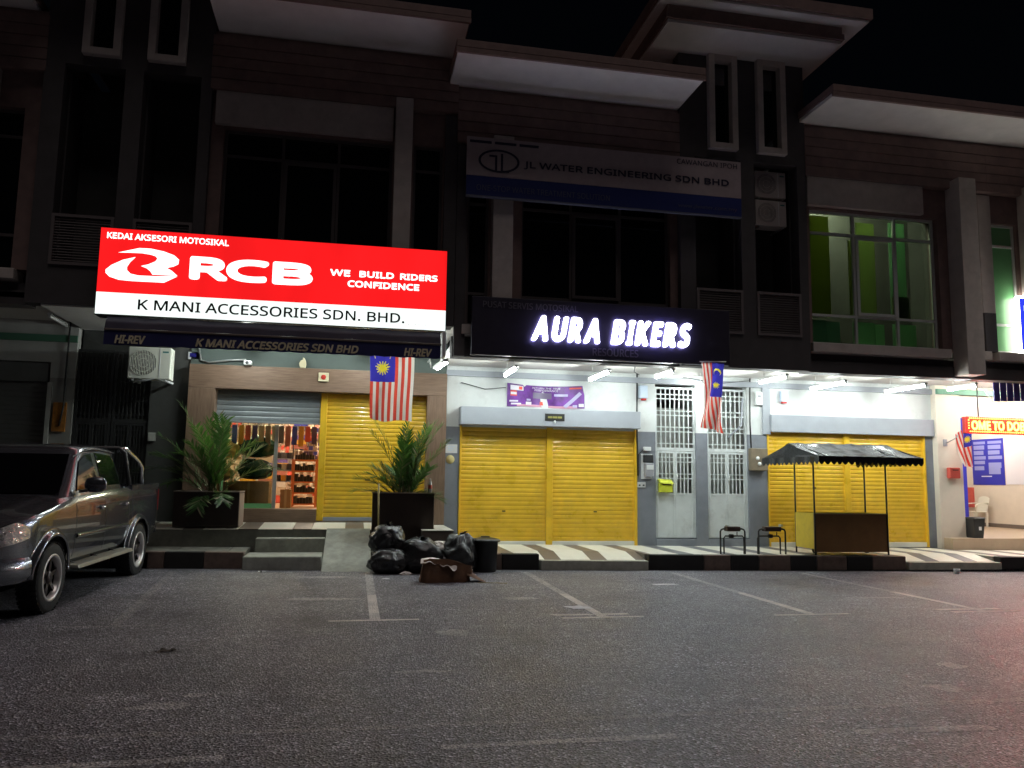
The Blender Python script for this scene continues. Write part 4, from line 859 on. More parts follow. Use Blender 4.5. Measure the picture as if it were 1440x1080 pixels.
pn = small('paper_notice', 'white paper notice taped on the grey wall strip', 'notice', 1.91, 2.15, 16.578, 16.588, 2.15, 2.33, 'paper', 0)
for i in range(3): BX('text_line', 'pale_blue', pn, 1.95, 2.10-.03*i, 16.574, 16.5775, 2.28-.04*i, 2.292-.04*i)
o = thing('round_plate', 'rounded cream plate under the paper notice', 'plate', (2.0,16.59,1.93)); MB().lathe((2.01,16.575,2.02), [(.0,0),(.085,0),(.09,.012)], 20, axis='y').build('plate', 'plate_yellow', o)
o = small('call_point', 'yellow wall switch box on the wood panelled header', 'switch', -.69, -.49, 16.29, 16.328, 3.50, 3.68, 'plate_cream'); MB().lathe((-.59,16.28,3.59), [(0,0),(.045,0),(.05,.01)], 16, axis='y').build('button', 'flag_red', o)
o = thing('wall_camera', 'white wall camera on the green wall above the wood frame', 'camera', (-2.05,16.5,3.75)); BX('housing', 'pvc_white', o, -2.12, -1.97, 16.25, 16.42, 3.77, 3.86, .02); MB().tube([(-2.04,16.42,3.82),(-2.04,16.55,3.82)], .02).build('mount', 'pvc_white', o); MB().lathe((-2.05,16.245,3.815), [(0,0),(.03,0),(.035,.01)], 12, axis='y').build('lens', 'black_plastic', o)
o = MB().tube([(-3.0,16.52,4.1),(-2.95,16.52,3.86),(-2.8,16.5,3.82),(-2.4,16.48,3.88),(-2.1,16.48,3.90)], .018, 6).build('conduit', 'alu'); reg(o, 'bent grey conduit leading to the wall camera', 'conduit')
o = thing('wall_lamp', 'cream horse-head shaped fitting on the green wall above the wood frame', 'ornament', (-1.0,16.5,3.77))
MB().poly_xz([(-1.06,3.78),(-.96,3.78),(-.945,3.86),(-.955,3.93),(-.985,3.985),(-1.02,3.99),(-1.01,3.95),(-1.055,3.93),(-1.085,3.87),(-1.075,3.83)], 16.46, .09).build('head', 'plate_cream', o, bevel=.012)
o = small('notice_board', 'rusty orange notice patch on the dim wall behind the pickup', 'notice', -5.55, -5.32, 16.56, 16.598, 2.40, 2.95, 'orange_notice', 0)
o = small('wall_switch', 'pale switch box on the dark wall left of the palm', 'switch', -3.84, -3.70, 16.55, 16.598, 2.26, 2.42, 'dim_white_wall')
o = small('blue_plaque', 'small white and blue plaque beside the air conditioner', 'plaque', -3.2, -3.0, 16.55, 16.598, 3.88, 4.02, 'pvc_white', 0); BX('print', 'flag_blue', o, -3.17, -3.05, 16.546, 16.5495, 3.92, 4.0)

def air_con(label, x0, x1, y0, z0, z1, body='ac_white'):
    a = thing('air_conditioner', label, 'air conditioner', ((x0+x1)/2, y0+.15, z0), 'outdoor air conditioner units'); w = x1-x0; h = z1-z0; cx = x0+.36*w; cz = (z0+z1)/2; r = .40*h
    BX('casing', body, a, x0, x1, y0, y0+.32, z0, z1, .015)
    MB().lathe((cx,y0-.004,cz), [(0,0),(r,0),(r,.003)], 32, axis='y').build('fan_opening', 'ac_dark', a)
    g = MB()
    for i in range(17): xx = cx-r+2*r*(i+.5)/17; hh = math.sqrt(max(.001, r*r-(xx-cx)**2)); g.box(xx-.006, xx+.006, y0-.014, y0-.005, cz-hh, cz+hh)
    for q in (.35,.7,1.0): n = 32; g.add([(cx+(r*q+s)*math.cos(2*math.pi*i/n), y0-.015, cz+(r*q+s)*math.sin(2*math.pi*i/n)) for s in (-.006,.006) for i in range(n)], [(i,(i+1) % n,n+(i+1) % n,n+i) for i in range(n)])
    g.build('fan_grille', body, a); BX('trim', 'pvc_white', a, x0+.735*w, x0+.755*w, y0-.006, y0-.001, z0+.02, z1-.02)
    BX('badge', 'teal_mark', a, x0+.80*w, x0+.94*w, y0-.005, y0-.001, z1-.10, z1-.07); BX('bracket', 'alu', a, x0+.1*w, x0+.14*w, y0, 16.6 if y0 > 15 else y0+.5, z0-.04, z0-.002); BX('bracket', 'alu', a, x1-.14*w, x1-.1*w, y0, 16.6 if y0 > 15 else y0+.5, z0-.04, z0-.002)
    return a
a = air_con('cream outdoor air conditioner under the left end of the awning', -4.15, -3.40, 16.02, 3.40, 4.0)
MB().tube([(-4.05,16.1,3.35),(-3.85,16.05,3.37),(-3.65,16.05,3.42),(-3.45,16.05,3.36),(-3.35,16.1,3.33)], .022).build('pipe', 'pvc_white', a)
air_con('upper of two dim air conditioners in the stair tower recess', 7.93, 8.62, 14.66, 7.46, 8.02, 'beige_plaster'); air_con('lower of two dim air conditioners in the stair tower recess', 7.93, 8.62, 14.66, 6.86, 7.40, 'beige_plaster')

# ------------------------------------------------------------------ planters and palms
def planter(label, x0, x1, y0, y1, z0, z1):
    p = thing('planter', label, 'planter', ((x0+x1)/2,(y0+y1)/2,z0), 'dark planters either side of the shop entrance'); t = .05
    b = MB(); b.box(x0,x1,y0,y0+t,z0,z1); b.box(x0,x1,y1-t,y1,z0,z1); b.box(x0,x0+t,y0+t,y1-t,z0,z1); b.box(x1-t,x1,y0+t,y1-t,z0,z1); b.build('trough', 'planter_brown', p)
    BX('lit_end_face', 'planter_cap', p, x1+.001, x1+.012, y0+.02, y1-.01, z0, z1-.02); BX('soil', 'soil', p, x0+t, x1-t, y0+t, y1-t, z1-.12, z1-.07)  # pale sheet on the right end: light on that side put into the colour
    b = MB(); b.box(x0-.01,x1+.015,y0-.01,y0+t+.01,z1+.001,z1+.02); b.box(x0-.01,x1+.015,y1-t-.01,y1+.01,z1+.001,z1+.02); b.box(x0-.01,x0+t+.01,y0+t+.011,y1-t-.011,z1+.001,z1+.02); b.box(x1-t-.01,x1+.015,y0+t+.011,y1-t-.011,z1+.001,z1+.02); b.build('rim', 'planter_cap', p)
planter('wide dark planter left of the open accessories shop entrance', -3.06, -1.95, 15.36, 16.02, .70, 1.32)
planter('tall dark planter between the ramp and the yellow double shutter', .42, 1.53, 14.96, 15.30, .33, 1.34)
def frond(b_, base, az, el, L, droop, rnd, wid=.31, n=32):
    mb = MB(); pts = []; p = Vector(base); d = Vector((math.cos(az)*math.cos(el), math.sin(az)*math.cos(el), math.sin(el))); st = L/22
    for i in range(23):
        pts.append(p.copy()); p = p+d*st; d = (d+Vector((0,0,-droop*st*(.4+i/14)))).normalized()
    mb.tube(pts, [.011*(1-i/26) for i in range(23)], 5, 1)
    for k in range(n):
        t = .18+.80*k/n; q = t*22; i = int(q); c = pts[i].lerp(pts[min(22,i+1)], q-i); tg = (pts[min(22,i+1)]-pts[i]).normalized()
        side = tg.cross(Vector((0,0,1))).normalized(); up = side.cross(tg)
        ll = wid*(math.sin(math.pi*min(1,(t-.1)*.95))**.6)*rnd.uniform(.8,1.1)
        for s in (-1,1):
            dv = (side*s*rnd.uniform(.55,.95)+tg*rnd.uniform(.7,1.1)+up*rnd.uniform(-.15,.4)).normalized(); w = rnd.uniform(.012,.019)
            wv = dv.cross(up).normalized()*w; m1 = c+dv*ll*.5+Vector((0,0,-.01)); e1 = c+dv*ll+Vector((0,0,-.10*ll*rnd.uniform(.3,1.6)))
            mb.add([c-wv*.4, c+wv*.4, m1+wv, m1-wv, e1], [(0,1,2,3),(3,2,4)], 0 if rnd.random() < .72 else (2 if rnd.random() < .8 else 3))
    return mb
def palm(label, x, y, z, specs, seed):
    rnd = random.Random(seed); p = thing('palm_plant', label, 'plant', (x,y,z), 'potted palms in the planters')
    for (az, el, L, dr) in specs:
        bx = x+rnd.uniform(-.13,.13); by = y+rnd.uniform(-.07,.07)
        frond(p, (bx,by,z), R(az), R(el), L, dr, rnd).build('frond', ['leaf','stem','leaf_light','leaf_dry'] if rnd.random() < .8 else ['leaf_light','stem','leaf','leaf_dry'], p)
    for k in range(5):
        a = rnd.uniform(0, 6.28); MB().tube([(x+.08*math.cos(a),y+.06*math.sin(a),z-.08),(x+.12*math.cos(a),y+.08*math.sin(a),z+.35)], [.03,.012], 6).build('stem', 'stem', p)
    return p
rd = random.Random(3)
sp = [(rd.uniform(0,360), rd.uniform(62,86), rd.uniform(1.2,1.7), rd.uniform(.2,.55)) for i in range(8)] + [(rd.choice([0,180])+rd.uniform(-35,35), rd.uniform(34,64), rd.uniform(1.0,1.45), rd.uniform(.6,1.1)) for i in range(6)] + [(180,60,1.55,.5),(196,44,1.45,.8),(0,46,1.3,.75),(-15,62,1.4,.6),(188,72,1.9,.3),(262,18,.75,2.2),(285,25,.7,2.0)]
palm('bushy potted palm in the planter left of the shop entrance', -2.42, 15.70, 1.22, sp, 11)
sp = [(rd.uniform(0,360), rd.uniform(68,88), rd.uniform(1.0,1.45), rd.uniform(.15,.4)) for i in range(9)] + [(rd.choice([0,180])+rd.uniform(-60,60), rd.uniform(38,70), rd.uniform(.65,1.0), rd.uniform(.5,1.0)) for i in range(9)] + [(178,70,1.6,.32),(184,66,1.45,.4),(4,66,1.65,.28),(8,60,1.4,.35),(0,74,1.55,.25),(180,24,.85,.8),(0,24,.8,.9),(352,12,.75,.8),(186,40,.9,.8)]
palm('bushy potted palm below the large hanging flag', .99, 15.13, 1.24, sp, 12)
bo = thing('bottle', 'small drink bottle standing on the rim of the tall planter', 'bottle', (1.46,15.0,1.36)); MB().lathe((1.46,15.02,1.36), [(0,0),(.036,0),(.036,.13),(.030,.17),(.013,.23),(.013,.26),(0,.26)], 14).build('body', 'bottle', bo); MB().lathe((1.46,15.02,1.43), [(.0365,0),(.0365,.07)], 14).build('label_band', 'bottle_label', bo)

# ------------------------------------------------------------------ rubbish
def blob(c, rx, ry, h, seed, knot=True, wr=.16, m='bag_black'):
    mb = MB(); nu, nv = 44, 26; sv = Vector((seed*3.7, seed*1.3, seed*2.1))
    def fn(u, v):
        a = 2*math.pi*u; t = math.pi*v; z = .5-.5*math.cos(t); r = math.sin(t)**.62*(1-.30*max(0,z-.55))
        d = Vector((math.cos(a)*r, math.sin(a)*r, z*1.3))
        k = 1+wr*noise.noise(d*1.6+sv)+wr*.7*noise.noise(d*3.4+sv)+.05*abs(noise.noise(Vector((math.cos(a)*4,math.sin(a)*4,z*1.2))+sv))*(z>.2)
        rid = .035*math.sin(a*9+seed+3*noise.noise(d*2+sv))*max(0,(z-.45))*1.6
        kk = k+rid; zz = z*h*(1+.12*noise.noise(d*2+sv+Vector((9,0,0))))
        return (c[0]+rx*r*math.cos(a)*kk, c[1]+ry*r*math.sin(a)*kk, c[2]+max(0,zz))
    mb.grid(fn, nu, nv)
    if knot:
        rr = random.Random(seed); top = c[2]+h*.97
        for k in range(7):
            a = rr.uniform(0,6.28); l = rr.uniform(.05,.12); e = Vector((math.cos(a)*l, math.sin(a)*l, rr.uniform(.01,.09))); s = Vector((-math.sin(a),math.cos(a),0))*.035
            o = Vector((c[0],c[1],top)); mb.add([o-s*.3,o+s*.3,o+e*.6+s,o+e*.6-s+Vector((0,0,.03)),o+e+s*.6], [(0,1,2,3),(3,2,4)], 0, True)
    return mb
for (c, rx, ry, h, s, lab) in [((.66,14.04,.34),.29,.26,.48,1,'slumped black rubbish bag on top of the pile against the planter'),((.68,13.84,.03),.34,.25,.42,2,'low black rubbish bag at the left bottom of the pile beside the ramp'),((1.22,13.95,.03),.37,.28,.56,3,'round black rubbish bag in the middle of the pile'),((1.62,14.0,.03),.20,.2,.34,5,'small black rubbish bag tucked between the larger bags'),((1.92,14.02,.03),.30,.27,.64,4,'tall black rubbish bag next to the black bin')]:
    o = blob(c, rx, ry, h, s, True, .26).build('rubbish_bag', 'bag_black'); reg(o, lab, 'rubbish bag', 'black rubbish bags by the kerb')
bn_ = thing('rubbish_bin', 'round black lidded bin right of the rubbish bags', 'bin', (2.36,14.1,.03))
MB().lathe((2.36,14.12,.03), [(0,0),(.19,0),(.20,.02),(.225,.50),(.235,.50),(.235,.52)], 28).build('tub', 'bin_black', bn_); MB().lathe((2.36,14.12,.54), [(.25,0),(.265,.005),(.265,.03),(.22,.05),(.10,.075),(.09,.07),(0,.07)], 28).build('lid', 'bin_black', bn_); BX('lid_handle', 'bin_black', bn_, 2.28, 2.44, 14.10, 14.14, .60, .635, .012)
cb = thing('cardboard_box', 'crushed wet cardboard box with torn pale flap in front of the bags', 'box', (1.5,12.75,0))
def crush(u, v):
    a = 2*math.pi*u; q = abs(math.cos(a))**.45*(1 if math.cos(a) > 0 else -1); w = abs(math.sin(a))**.45*(1 if math.sin(a) > 0 else -1)
    hgt = .34-.10*max(0,q)-.04*w; zz = hgt*v; s = 1+.16*noise.noise(Vector((q*2.3,w*2.3,v*2+4)))+.05*noise.noise(Vector((q*7,w*7,v*6)))
    return (1.50+.38*q*s+.05*v, 12.80+.19*w*s+.05*q, .004+zz+.05*noise.noise(Vector((q*3,w*3,7)))*v)
cm = MB(); cm.grid(crush, 40, 8)
cm.add([crush(i/40,1) for i in range(40)], [tuple(range(40))]); cm.build('carton', 'card_brown', cb)
MB().grid(lambda u, v: (1.10+.56*u+.05*v, 12.56+.30*v-.02*math.sin(u*9), .375-.06*u+.03*math.sin(u*5)-(.05+.06*noise.noise(Vector((u*6,3,1))) if v < .2 else 0)+.02*noise.noise(Vector((u*7,v*4,2)))), 26, 6).build('torn_flap', 'card_pale', cb)
MB().grid(lambda u, v: (1.84+.36*u, 12.66+.25*v, .012+.26*(1-u)**1.5*(.5+.5*math.sin(v*3))), 10, 6).build('loose_flap', 'card_brown', cb)
o = MB().tube([(2.0,12.60,.02),(2.45,12.52,.018)], .012, 6).build('stick', 'bamboo'); reg(o, 'thin pale stick lying on the road beside the crushed cardboard', 'stick')
o = MB().tube([(.515,14.26,.33),(.505,14.28,.9),(.495,14.32,1.52)], .016, 7).build('bamboo_pole', 'bamboo'); reg(o, 'thin bamboo pole standing upright behind the rubbish bags', 'pole')
o = blob((1.52,13.95,.40), .10,.08,.10, 9, False, .3).build('crumpled_wrapper', 'card_pale'); reg(o, 'pale crumpled wrapper lying between the rubbish bags', 'wrapper')
for c_, r_, h_, sd, lab in (((1.56,14.22,.42),.13,.12,41,'torn white plastic wrapper behind the middle rubbish bag'),((.95,13.62,.02),.09,.07,42,'small pale wrapper at the foot of the rubbish bags'),((1.98,13.55,.02),.12,.06,43,'flattened pale carton scrap in front of the tall rubbish bag')):
    reg(blob(c_, r_, r_*.7, h_, sd, False, .5).build('crumpled_wrapper', 'card_pale'), lab, 'wrapper')
def scrap(x, y, w, d, lab, seed, m='paper', h=.03):
    o = MB().grid(lambda u, v: (x+w*(u-.5)+.2*d*math.sin(v*4+seed), y+d*(v-.5), road_z(x,y)+.008+h*max(0,noise.noise(Vector((u*3,v*3,seed))))), 8, 6).build('paper_scrap', m); reg(o, lab, 'litter', 'litter on the road'); return o
scrap(2.90, 10.15, .26, .22, 'white crumpled paper scrap beside the middle parking line', 1)
scrap(4.95, 12.3, .40, .14, 'flat white paper strip on the road before the black kerb', 2, h=.01)
scrap(.62, 13.05, .12, .10, 'tiny white scrap left of the crushed cardboard box', 3, h=.01)
scrap(-1.35, 13.9, .10, .06, 'tiny white scrap on the asphalt below the concrete steps', 4)
scrap(-1.60, 8.1, .14, .10, 'small dark leaf lying alone on the left asphalt', 5, 'leaf_litter')
o = thing('plastic_cup', 'crushed clear plastic cup at the pale dropped kerb', 'cup', (11.55,13.9,0)); MB().lathe((11.62,13.95,road_z(11.6,13.95)), [(0,.0),(.05,.0),(.065,.10),(.06,.10)], 14).build('cup', 'pvc_white', o)

# ------------------------------------------------------------------ food cart
fc = thing('food_cart', 'parked brown and yellow food cart under a black scalloped tarp canopy', 'food cart', (9.75,14.9,.25))
x0, x1, y0, y1 = 8.95, 10.57, 14.52, 15.20
BX('front_panel', 'cart_brown', fc, x0, x1, y0, y0+.025, .30, 1.035, .004); BX('side_panel', 'cart_yellow', fc, x0, x0+.02, y0+.026, y1, .36, 1.05, .003); BX('side_panel', 'cart_yellow', fc, x1-.02, x1, y0+.026, y1, .36, 1.05, .003); BX('back_panel', 'cart_yellow', fc, x0+.021, x1-.021, y1-.02, y1, .36, 1.05)
BX('counter_top', 'cart_top', fc, x0+.021, x1-.021, y0+.03, y1-.021, 1.0, 1.03); BX('counter_edge', 'cart_top', fc, x0, x1, y0-.02, y0+.02, 1.037, 1.055)
for (x, y) in ((x0+.012,y0+.012),(x1-.012,y0+.012),(x0+.012,y1-.012),(x1-.012,y1-.012)): MB().tube([(x,y-.02 if y < 14.8 else y+.015,.24),(x,y-.02 if y < 14.8 else y+.015,2.16)], .017, 6).build('post', 'black_metal', fc)
for x in (x0+.22, x1-.25):
    w = MB(); w.lathe((x,y0+.35,.26+.065), [(0,-.03),(.07,-.03),(.075,-.02),(.075,.02),(.07,.03),(0,.03)], 18, axis='x'); w.build('wheel', 'tyre', fc)
cx0, cx1, cy0, cy1, ze, zr = 8.72, 10.98, 13.92, 16.08, 2.15, 2.45
def cano(u, v):
    y = cy0+(cy1-cy0)*v; t = abs(v-.5)*2; z = zr-(zr-ze)*t; sagx = .012*math.sin(u*19)*t+.02*math.sin(u*math.pi*3)*math.sin(t*math.pi)
    return (cx0+(cx1-cx0)*u, y, z-.03*math.sin(t*math.pi)-sagx*1.3+.022*noise.noise(Vector((u*9,v*6,1)))+.012*noise.noise(Vector((u*26,v*14,5))))
MB().grid(cano, 60, 30).build('canopy', 'tarp_black', fc)
for x in (cx0, cx1): 
    g = MB(); g.grid(lambda u, v: (x+.03*math.sin(u*math.pi*2)*math.sin(v*3)*(1-v), cy0+(cy1-cy0)*u, ze+(zr-.03-ze)*(1-abs(u-.5)*2)*v), 24, 6); g.build('gable', 'tarp_black', fc)
def scallop(fn, n):
    mb = MB(); k = n*8
    for i in range(k+1):
        t = i/k; p = fn(t); s = abs(math.sin(math.pi*n*t)); mb.v += [(p[0],p[1],ze+.005),(p[0],p[1],ze-.085),(p[0],p[1],ze-.10-.055*s)]
    for i in range(k):
        for j in (0,1): a = i*3+j; mb.f.append((a,a+1,a+4,a+3)); mb.mi.append(0); mb.sm.append(True)
    return mb
scallop(lambda t: (cx0+(cx1-cx0)*t, cy0+.012*math.sin(t*33), 0), 18).build('valance', 'tarp_black', fc); scallop(lambda t: (cx0+.01*math.sin(t*30), cy0+(cy1-cy0)*t, 0), 14).build('valance', 'tarp_black', fc); scallop(lambda t: (cx1+.01*math.sin(t*30), cy0+(cy1-cy0)*t, 0), 14).build('valance', 'tarp_black', fc)
for (p, q) in (((cx0,15,zr-.03),(cx1,15,zr-.03)),((cx0,cy0+.02,ze),(cx1,cy0+.02,ze)),((cx0,cy1-.02,ze),(cx1,cy1-.02,ze))): MB().tube([p,q], .013, 6).build('canopy_bar', 'black_metal', fc)
for x in (x0+.02, x1-.02):
    for (a, c) in ((cy0+.02,15.0),(cy1-.02,15.0)): MB().tube([(x,a,ze-.02),(x,c,zr-.05)], .011, 6).build('canopy_rafter', 'black_metal', fc)
# ------------------------------------------------------------------ water meters
def standpipe(x, w, label, flip):
    s = thing('water_meter', label, 'water meter', (x+w/2,14.68,.26), 'standpipe water meters on the walkway'); y = 14.70; zb = kz(x)-.01; zt = .735
    MB().tube([(x,y,zb),(x,y,zt-.05),(x+.02,y,zt-.015),(x+.06,y,zt),(x+w-.06,y,zt),(x+w-.02,y,zt-.015),(x+w,y,zt-.05),(x+w,y,zb)], .017, 8).build('outer_pipe', 'pipe_black', s)
    xi = x+.09 if not flip else x; xe = x+w if not flip else x+w-.09
    MB().tube([(xi,y+.04,zb),(xi,y+.04,zt-.18),(xi+.03,y+.04,zt-.14),(xe-.03,y+.04,zt-.14),(xe,y+.04,zt-.18),(xe,y+.04,zb)], .015, 8).build('inner_pipe', 'pipe_black', s)
    BX('meter_cover', 'meter_brown', s, x+.11, x+w-.12, y-.075, y+.075, zt-.045, zt+.045, .012); MB().lathe((x+w*.48,y+.04,zt-.175), [(0,0),(.04,.0),(.055,.02),(.055,.05),(.04,.07),(0,.07)], 14).build('meter', 'pipe_black', s)
    MB().tube([(x+w*.72,y+.04,zt-.13),(x+w*.72,y+.04,zt-.06)], .009, 6).build('valve', 'pipe_black', s); BX('clip', 'alu', s, x+.10 if not flip else x+w-.14, x+.14 if not flip else x+w-.09, y-.08, y+.0, zt+.046, zt+.075 if not flip else zt+.09)
standpipe(7.06, .51, 'left black pipe standpipe with boxed water meter near the right grille gate', False); standpipe(7.86, .57, 'right black pipe standpipe with boxed water meter beside the food cart', True)

# ------------------------------------------------------------------ goods inside the accessories shop
gd = thing('glass_door', 'aluminium framed glass door standing in the open shop entrance', 'door', (-1.6,17,1.0))
for x in (-2.54,-1.52): BX('stile', 'alu' if x > -2 else 'film_green', gd, x, x+.07, 16.90, 16.95, .98, 2.66)
BX('rail', 'film_green', gd, -2.469, -1.521, 16.90, 16.95, .985, 1.08); BX('pane', 'glass_clear', gd, -2.469, -1.521, 16.92, 16.93, 1.081, 2.66)
rk = thing('shelf_rack', 'tall orange wire rack filled with small dark packets inside the shop', 'rack', (-.95,18.3,.97))
X0, X1, Y0, Y1 = -1.22, -.72, 18.1, 18.5
for (x, y) in ((X0,Y0),(X1,Y0),(X0,Y1),(X1,Y1)): BX('upright', 'rack_orange', rk, x-.025, x+.025, y-.025, y+.025, .97, 2.0)
for i in range(5):
    z = 1.02+i*.235; BX('shelf', 'rack_orange', rk, X0+.026, X1-.026, Y0-.02, Y1+.02, z, z+.03)
    g = MB(); rr = random.Random(i); x = X0+.04
    while x < X1-.08: w = rr.uniform(.04,.08); g.box(x, x+w*.9, Y0, Y1, z+.031, z+.031+rr.uniform(.09,.17)); x += w
    g.build('packets', 'goods_dark', rk)['kind'] = 'stuff'
for (x0, x1, y0, y1, z0, z1, lab) in [(-2.42,-1.62,17.3,17.8,.97,1.52,'large brown carton behind the glass door'),(-1.42,-1.20,17.6,17.9,.97,1.36,'small brown carton beside the orange rack'),(-2.9,-2.46,17.2,17.7,.97,1.5,'brown carton at the left inside the shop entrance')]:
    o = thing('carton', lab, 'box', ((x0+x1)/2,(y0+y1)/2,z0), 'cartons inside the shop'); BX('box', 'card_box', o, x0, x1, y0, y1, z0, z1, .008); BX('tape', 'tape', o, (x0+x1)/2-.025, (x0+x1)/2+.025, y0-.002, y0-.0005, z0, z1)
for (c, rx, h, s, lab) in [((-1.95,17.6,1.55),.36,.42,21,'dark green plastic wrapped bundle lying on the large carton'),((-1.95,17.8,2.0),.40,.46,22,'upper dark green wrapped bundle behind the glass door')]:
    o = blob(c, rx, .28, h, s, False, .2).build('wrapped_bundle', 'tarp_green'); reg(o, lab, 'bundle', 'wrapped bundles in the shop')
for (c, rx, h, s, lab) in [((-2.7,17.5,1.5),.3,.4,31,'pale wrapped parcel heap behind the palm fronds'),((-2.62,17.7,1.95),.3,.45,32,'tan wrapped parcel on top of the heap behind the palm')]:
    o = blob(c, rx, .25, h, s, False, .35).build('wrapped_parcel', 'goods_tan'); reg(o, lab, 'parcel', 'parcels in the shop')
sh2 = thing('goods_shelf', 'grey trolley shelf of dark boxed goods beside the glass door', 'shelf', (-1.35,18.6,.97))
for i, z in enumerate((1.5,1.75,2.0)):
    BX('board', 'meter_grey', sh2, -1.62, -1.26, 18.5, 18.9, z, z+.02)
    for k in range(3): BX('goods', 'pack_%d' % ((i*3+k) % 9) if k == 1 else 'goods_dark', sh2, -1.61+k*.115, -1.51+k*.115, 18.52, 18.8, z+.021, z+.15)
for x in (-1.635,-1.255): BX('upright', 'goods_dark', sh2, x-.012, x+.012, 18.48, 18.52, .97, 2.35)
rr = random.Random(5)
for i in range(14):
    x = -2.45+i*.135; c = i % 9; o = thing('hanging_pack', '%s pack hanging in the shop entrance, %s from the left of the hanging row' % (['blue','amber','red','purple','tan','brown','cream','black','rust'][c], ['first','second','third','fourth','fifth','sixth','seventh','eighth','ninth','tenth','eleventh','twelfth','thirteenth','fourteenth'][i]), 'pack', (x,17.6,2.5), 'packs hanging in the shop entrance')
    BX('pack', 'pack_%d' % c, o, x, x+.105, 17.6, 17.64, 2.62-rr.uniform(.25,.38), 2.68, .006); MB().tube([(x+.05,17.62,2.68),(x+.05,17.62,3.6)], .004, 5).build('string', 'cable', o)
for k, (x, y, z0, c) in enumerate([(-2.30,19.4,1.0,6),(-1.95,19.6,1.0,4),(-1.62,19.9,1.0,2),(-.95,19.6,2.02,1),(-1.15,18.9,2.25,8)]):
    o = thing('stock_stack', ['pale stack of boxed stock deep inside the shop on the left','tan stack of boxed stock deep inside the shop','red stack of boxed stock behind the trolley shelf','orange boxes stacked above the wire rack','dark red boxes hanging over the wire rack'][k], 'boxes', (x,y,z0), 'boxed stock inside the shop')
    for j in range(6): BX('carton', 'pack_%d' % ((c+j*2) % 9), o, x-.16+rr.uniform(-.02,.02), x+.14+rr.uniform(-.02,.02), y, y+.3, z0+j*.21*(.9 if k < 3 else .5), z0+j*.21*(.9 if k < 3 else .5)+(.18 if k < 3 else .095))
dp = MB()
for i in range(9):
    for j in range(7):
        x = -1.58+i*.105+rr.uniform(-.012,.012); z = 2.02+j*.105; dp.box(x, x+rr.uniform(.06,.095), 19.10-rr.uniform(0,.05), 19.16, z, z+rr.uniform(.06,.095), rr.choice([0,1,2,3,4,5,6,7,8]))
o = dp.build('hanging_display', ['pack_%d' % i for i in range(9)]); reg(o, 'dense display of small multicoloured accessories above the trolley shelf', 'goods', kind='stuff')
wg = MB(); mis = []
for i in range(30):
    for j in range(15):
        x = -3.0+i*.16+rr.uniform(-.02,.02); z = 1.15+j*.155+rr.uniform(-.02,.02); k = len(wg.f)
        wg.box(x, x+rr.uniform(.07,.14), 21.40-rr.uniform(0,.06), 21.49, z, z+rr.uniform(.07,.14), rr.choice([4,4,5,5,6,7,8,2,4,5]))
o = wg.build('wall_goods', ['pack_%d' % i for i in range(9)]); reg(o, 'dense wall display of small accessories at the back of the shop', 'goods', kind='stuff')

# ------------------------------------------------------------------ laundry interior
po = thing('poster', 'large blue poster with two columns of pale text on the laundry side wall', 'poster', (18.69,20.9,1.68))
BX('sheet', 'poster_blue', po, 18.685, 18.698, 20.32, 21.55, 1.68, 3.05)
for c, (ya, yb) in enumerate(((21.0,21.46),(20.38,20.90))):
    for i, (za, zb) in enumerate(((2.90,2.98),(2.74,2.86),(2.58,2.70),(2.44,2.54),(2.30,2.40),(2.12,2.24))): BX('text_block', 'poster_text', po, 18.680, 18.6845, ya+.04*(i % 3), yb, za-.12*c*(i > 3), zb-.06*c*(i > 3))
BX('text_line', 'poster_white', po, 18.680, 18.6845, 20.8, 21.2, 1.92, 1.95)
po2 = thing('poster', 'pale plain poster panel right of the blue poster in the laundry', 'poster', (18.69,19.5,1.7)); BX('sheet', 'poster_white', po2, 18.685, 18.698, 18.4, 20.28, 1.70, 3.05)
ch = thing('plastic_chair', 'white moulded plastic chair against the laundry side wall', 'chair', (18.3,21.0,.45))
BX('seat', 'plastic_white', ch, 18.02, 18.46, 20.78, 21.22, .87, .90, .015)
for (x, y) in ((18.04,20.80),(18.43,20.80),(18.04,21.19),(18.43,21.19)): MB().hexa([(x-.02,y-.02,.45),(x+.02,y-.02,.45),(x+.02,y+.02,.45),(x-.02,y+.02,.45),(x-.03,y-.03,.869),(x+.03,y-.03,.869),(x+.03,y+.03,.869),(x-.03,y+.03,.869)]).build('leg', 'plastic_white', ch)
MB().grid(lambda u, v: (18.45+.10*v, 20.79+.42*u, .90+.45*v-.06*(2*u-1)**2*v), 10, 8).build('backrest', 'plastic_white', ch)
for y in (20.79,21.21): MB().tube([(18.06,y,.90),(18.06,y,1.08),(18.14,y,1.12),(18.48,y,1.14)], .018, 6).build('armrest', 'plastic_white', ch)
db = thing('dustbin', 'dark grey tapered dustbin on the laundry step beside the cream pillar', 'bin', (13.78,16.35,.45))
zb = .45; MB().hexa([(14.03,16.22,zb),(14.26,16.22,zb),(14.26,16.48,zb),(14.03,16.48,zb),(14.0,16.19,zb+.44),(14.30,16.19,zb+.44),(14.30,16.51,zb+.44),(14.0,16.51,zb+.44)]).build('bin_body', 'black_plastic', db, bevel=.01); MB().hexa([(13.985,16.17,zb+.441),(14.315,16.17,zb+.441),(14.315,16.53,zb+.441),(13.985,16.53,zb+.441),(14.0,16.19,zb+.47),(14.30,16.19,zb+.47),(14.30,16.51,zb+.47),(14.0,16.51,zb+.47)]).build('lid', 'black_plastic', db); BX('sticker', 'paper', db, 14.13, 14.20, 16.196, 16.199, zb+.18, zb+.26)

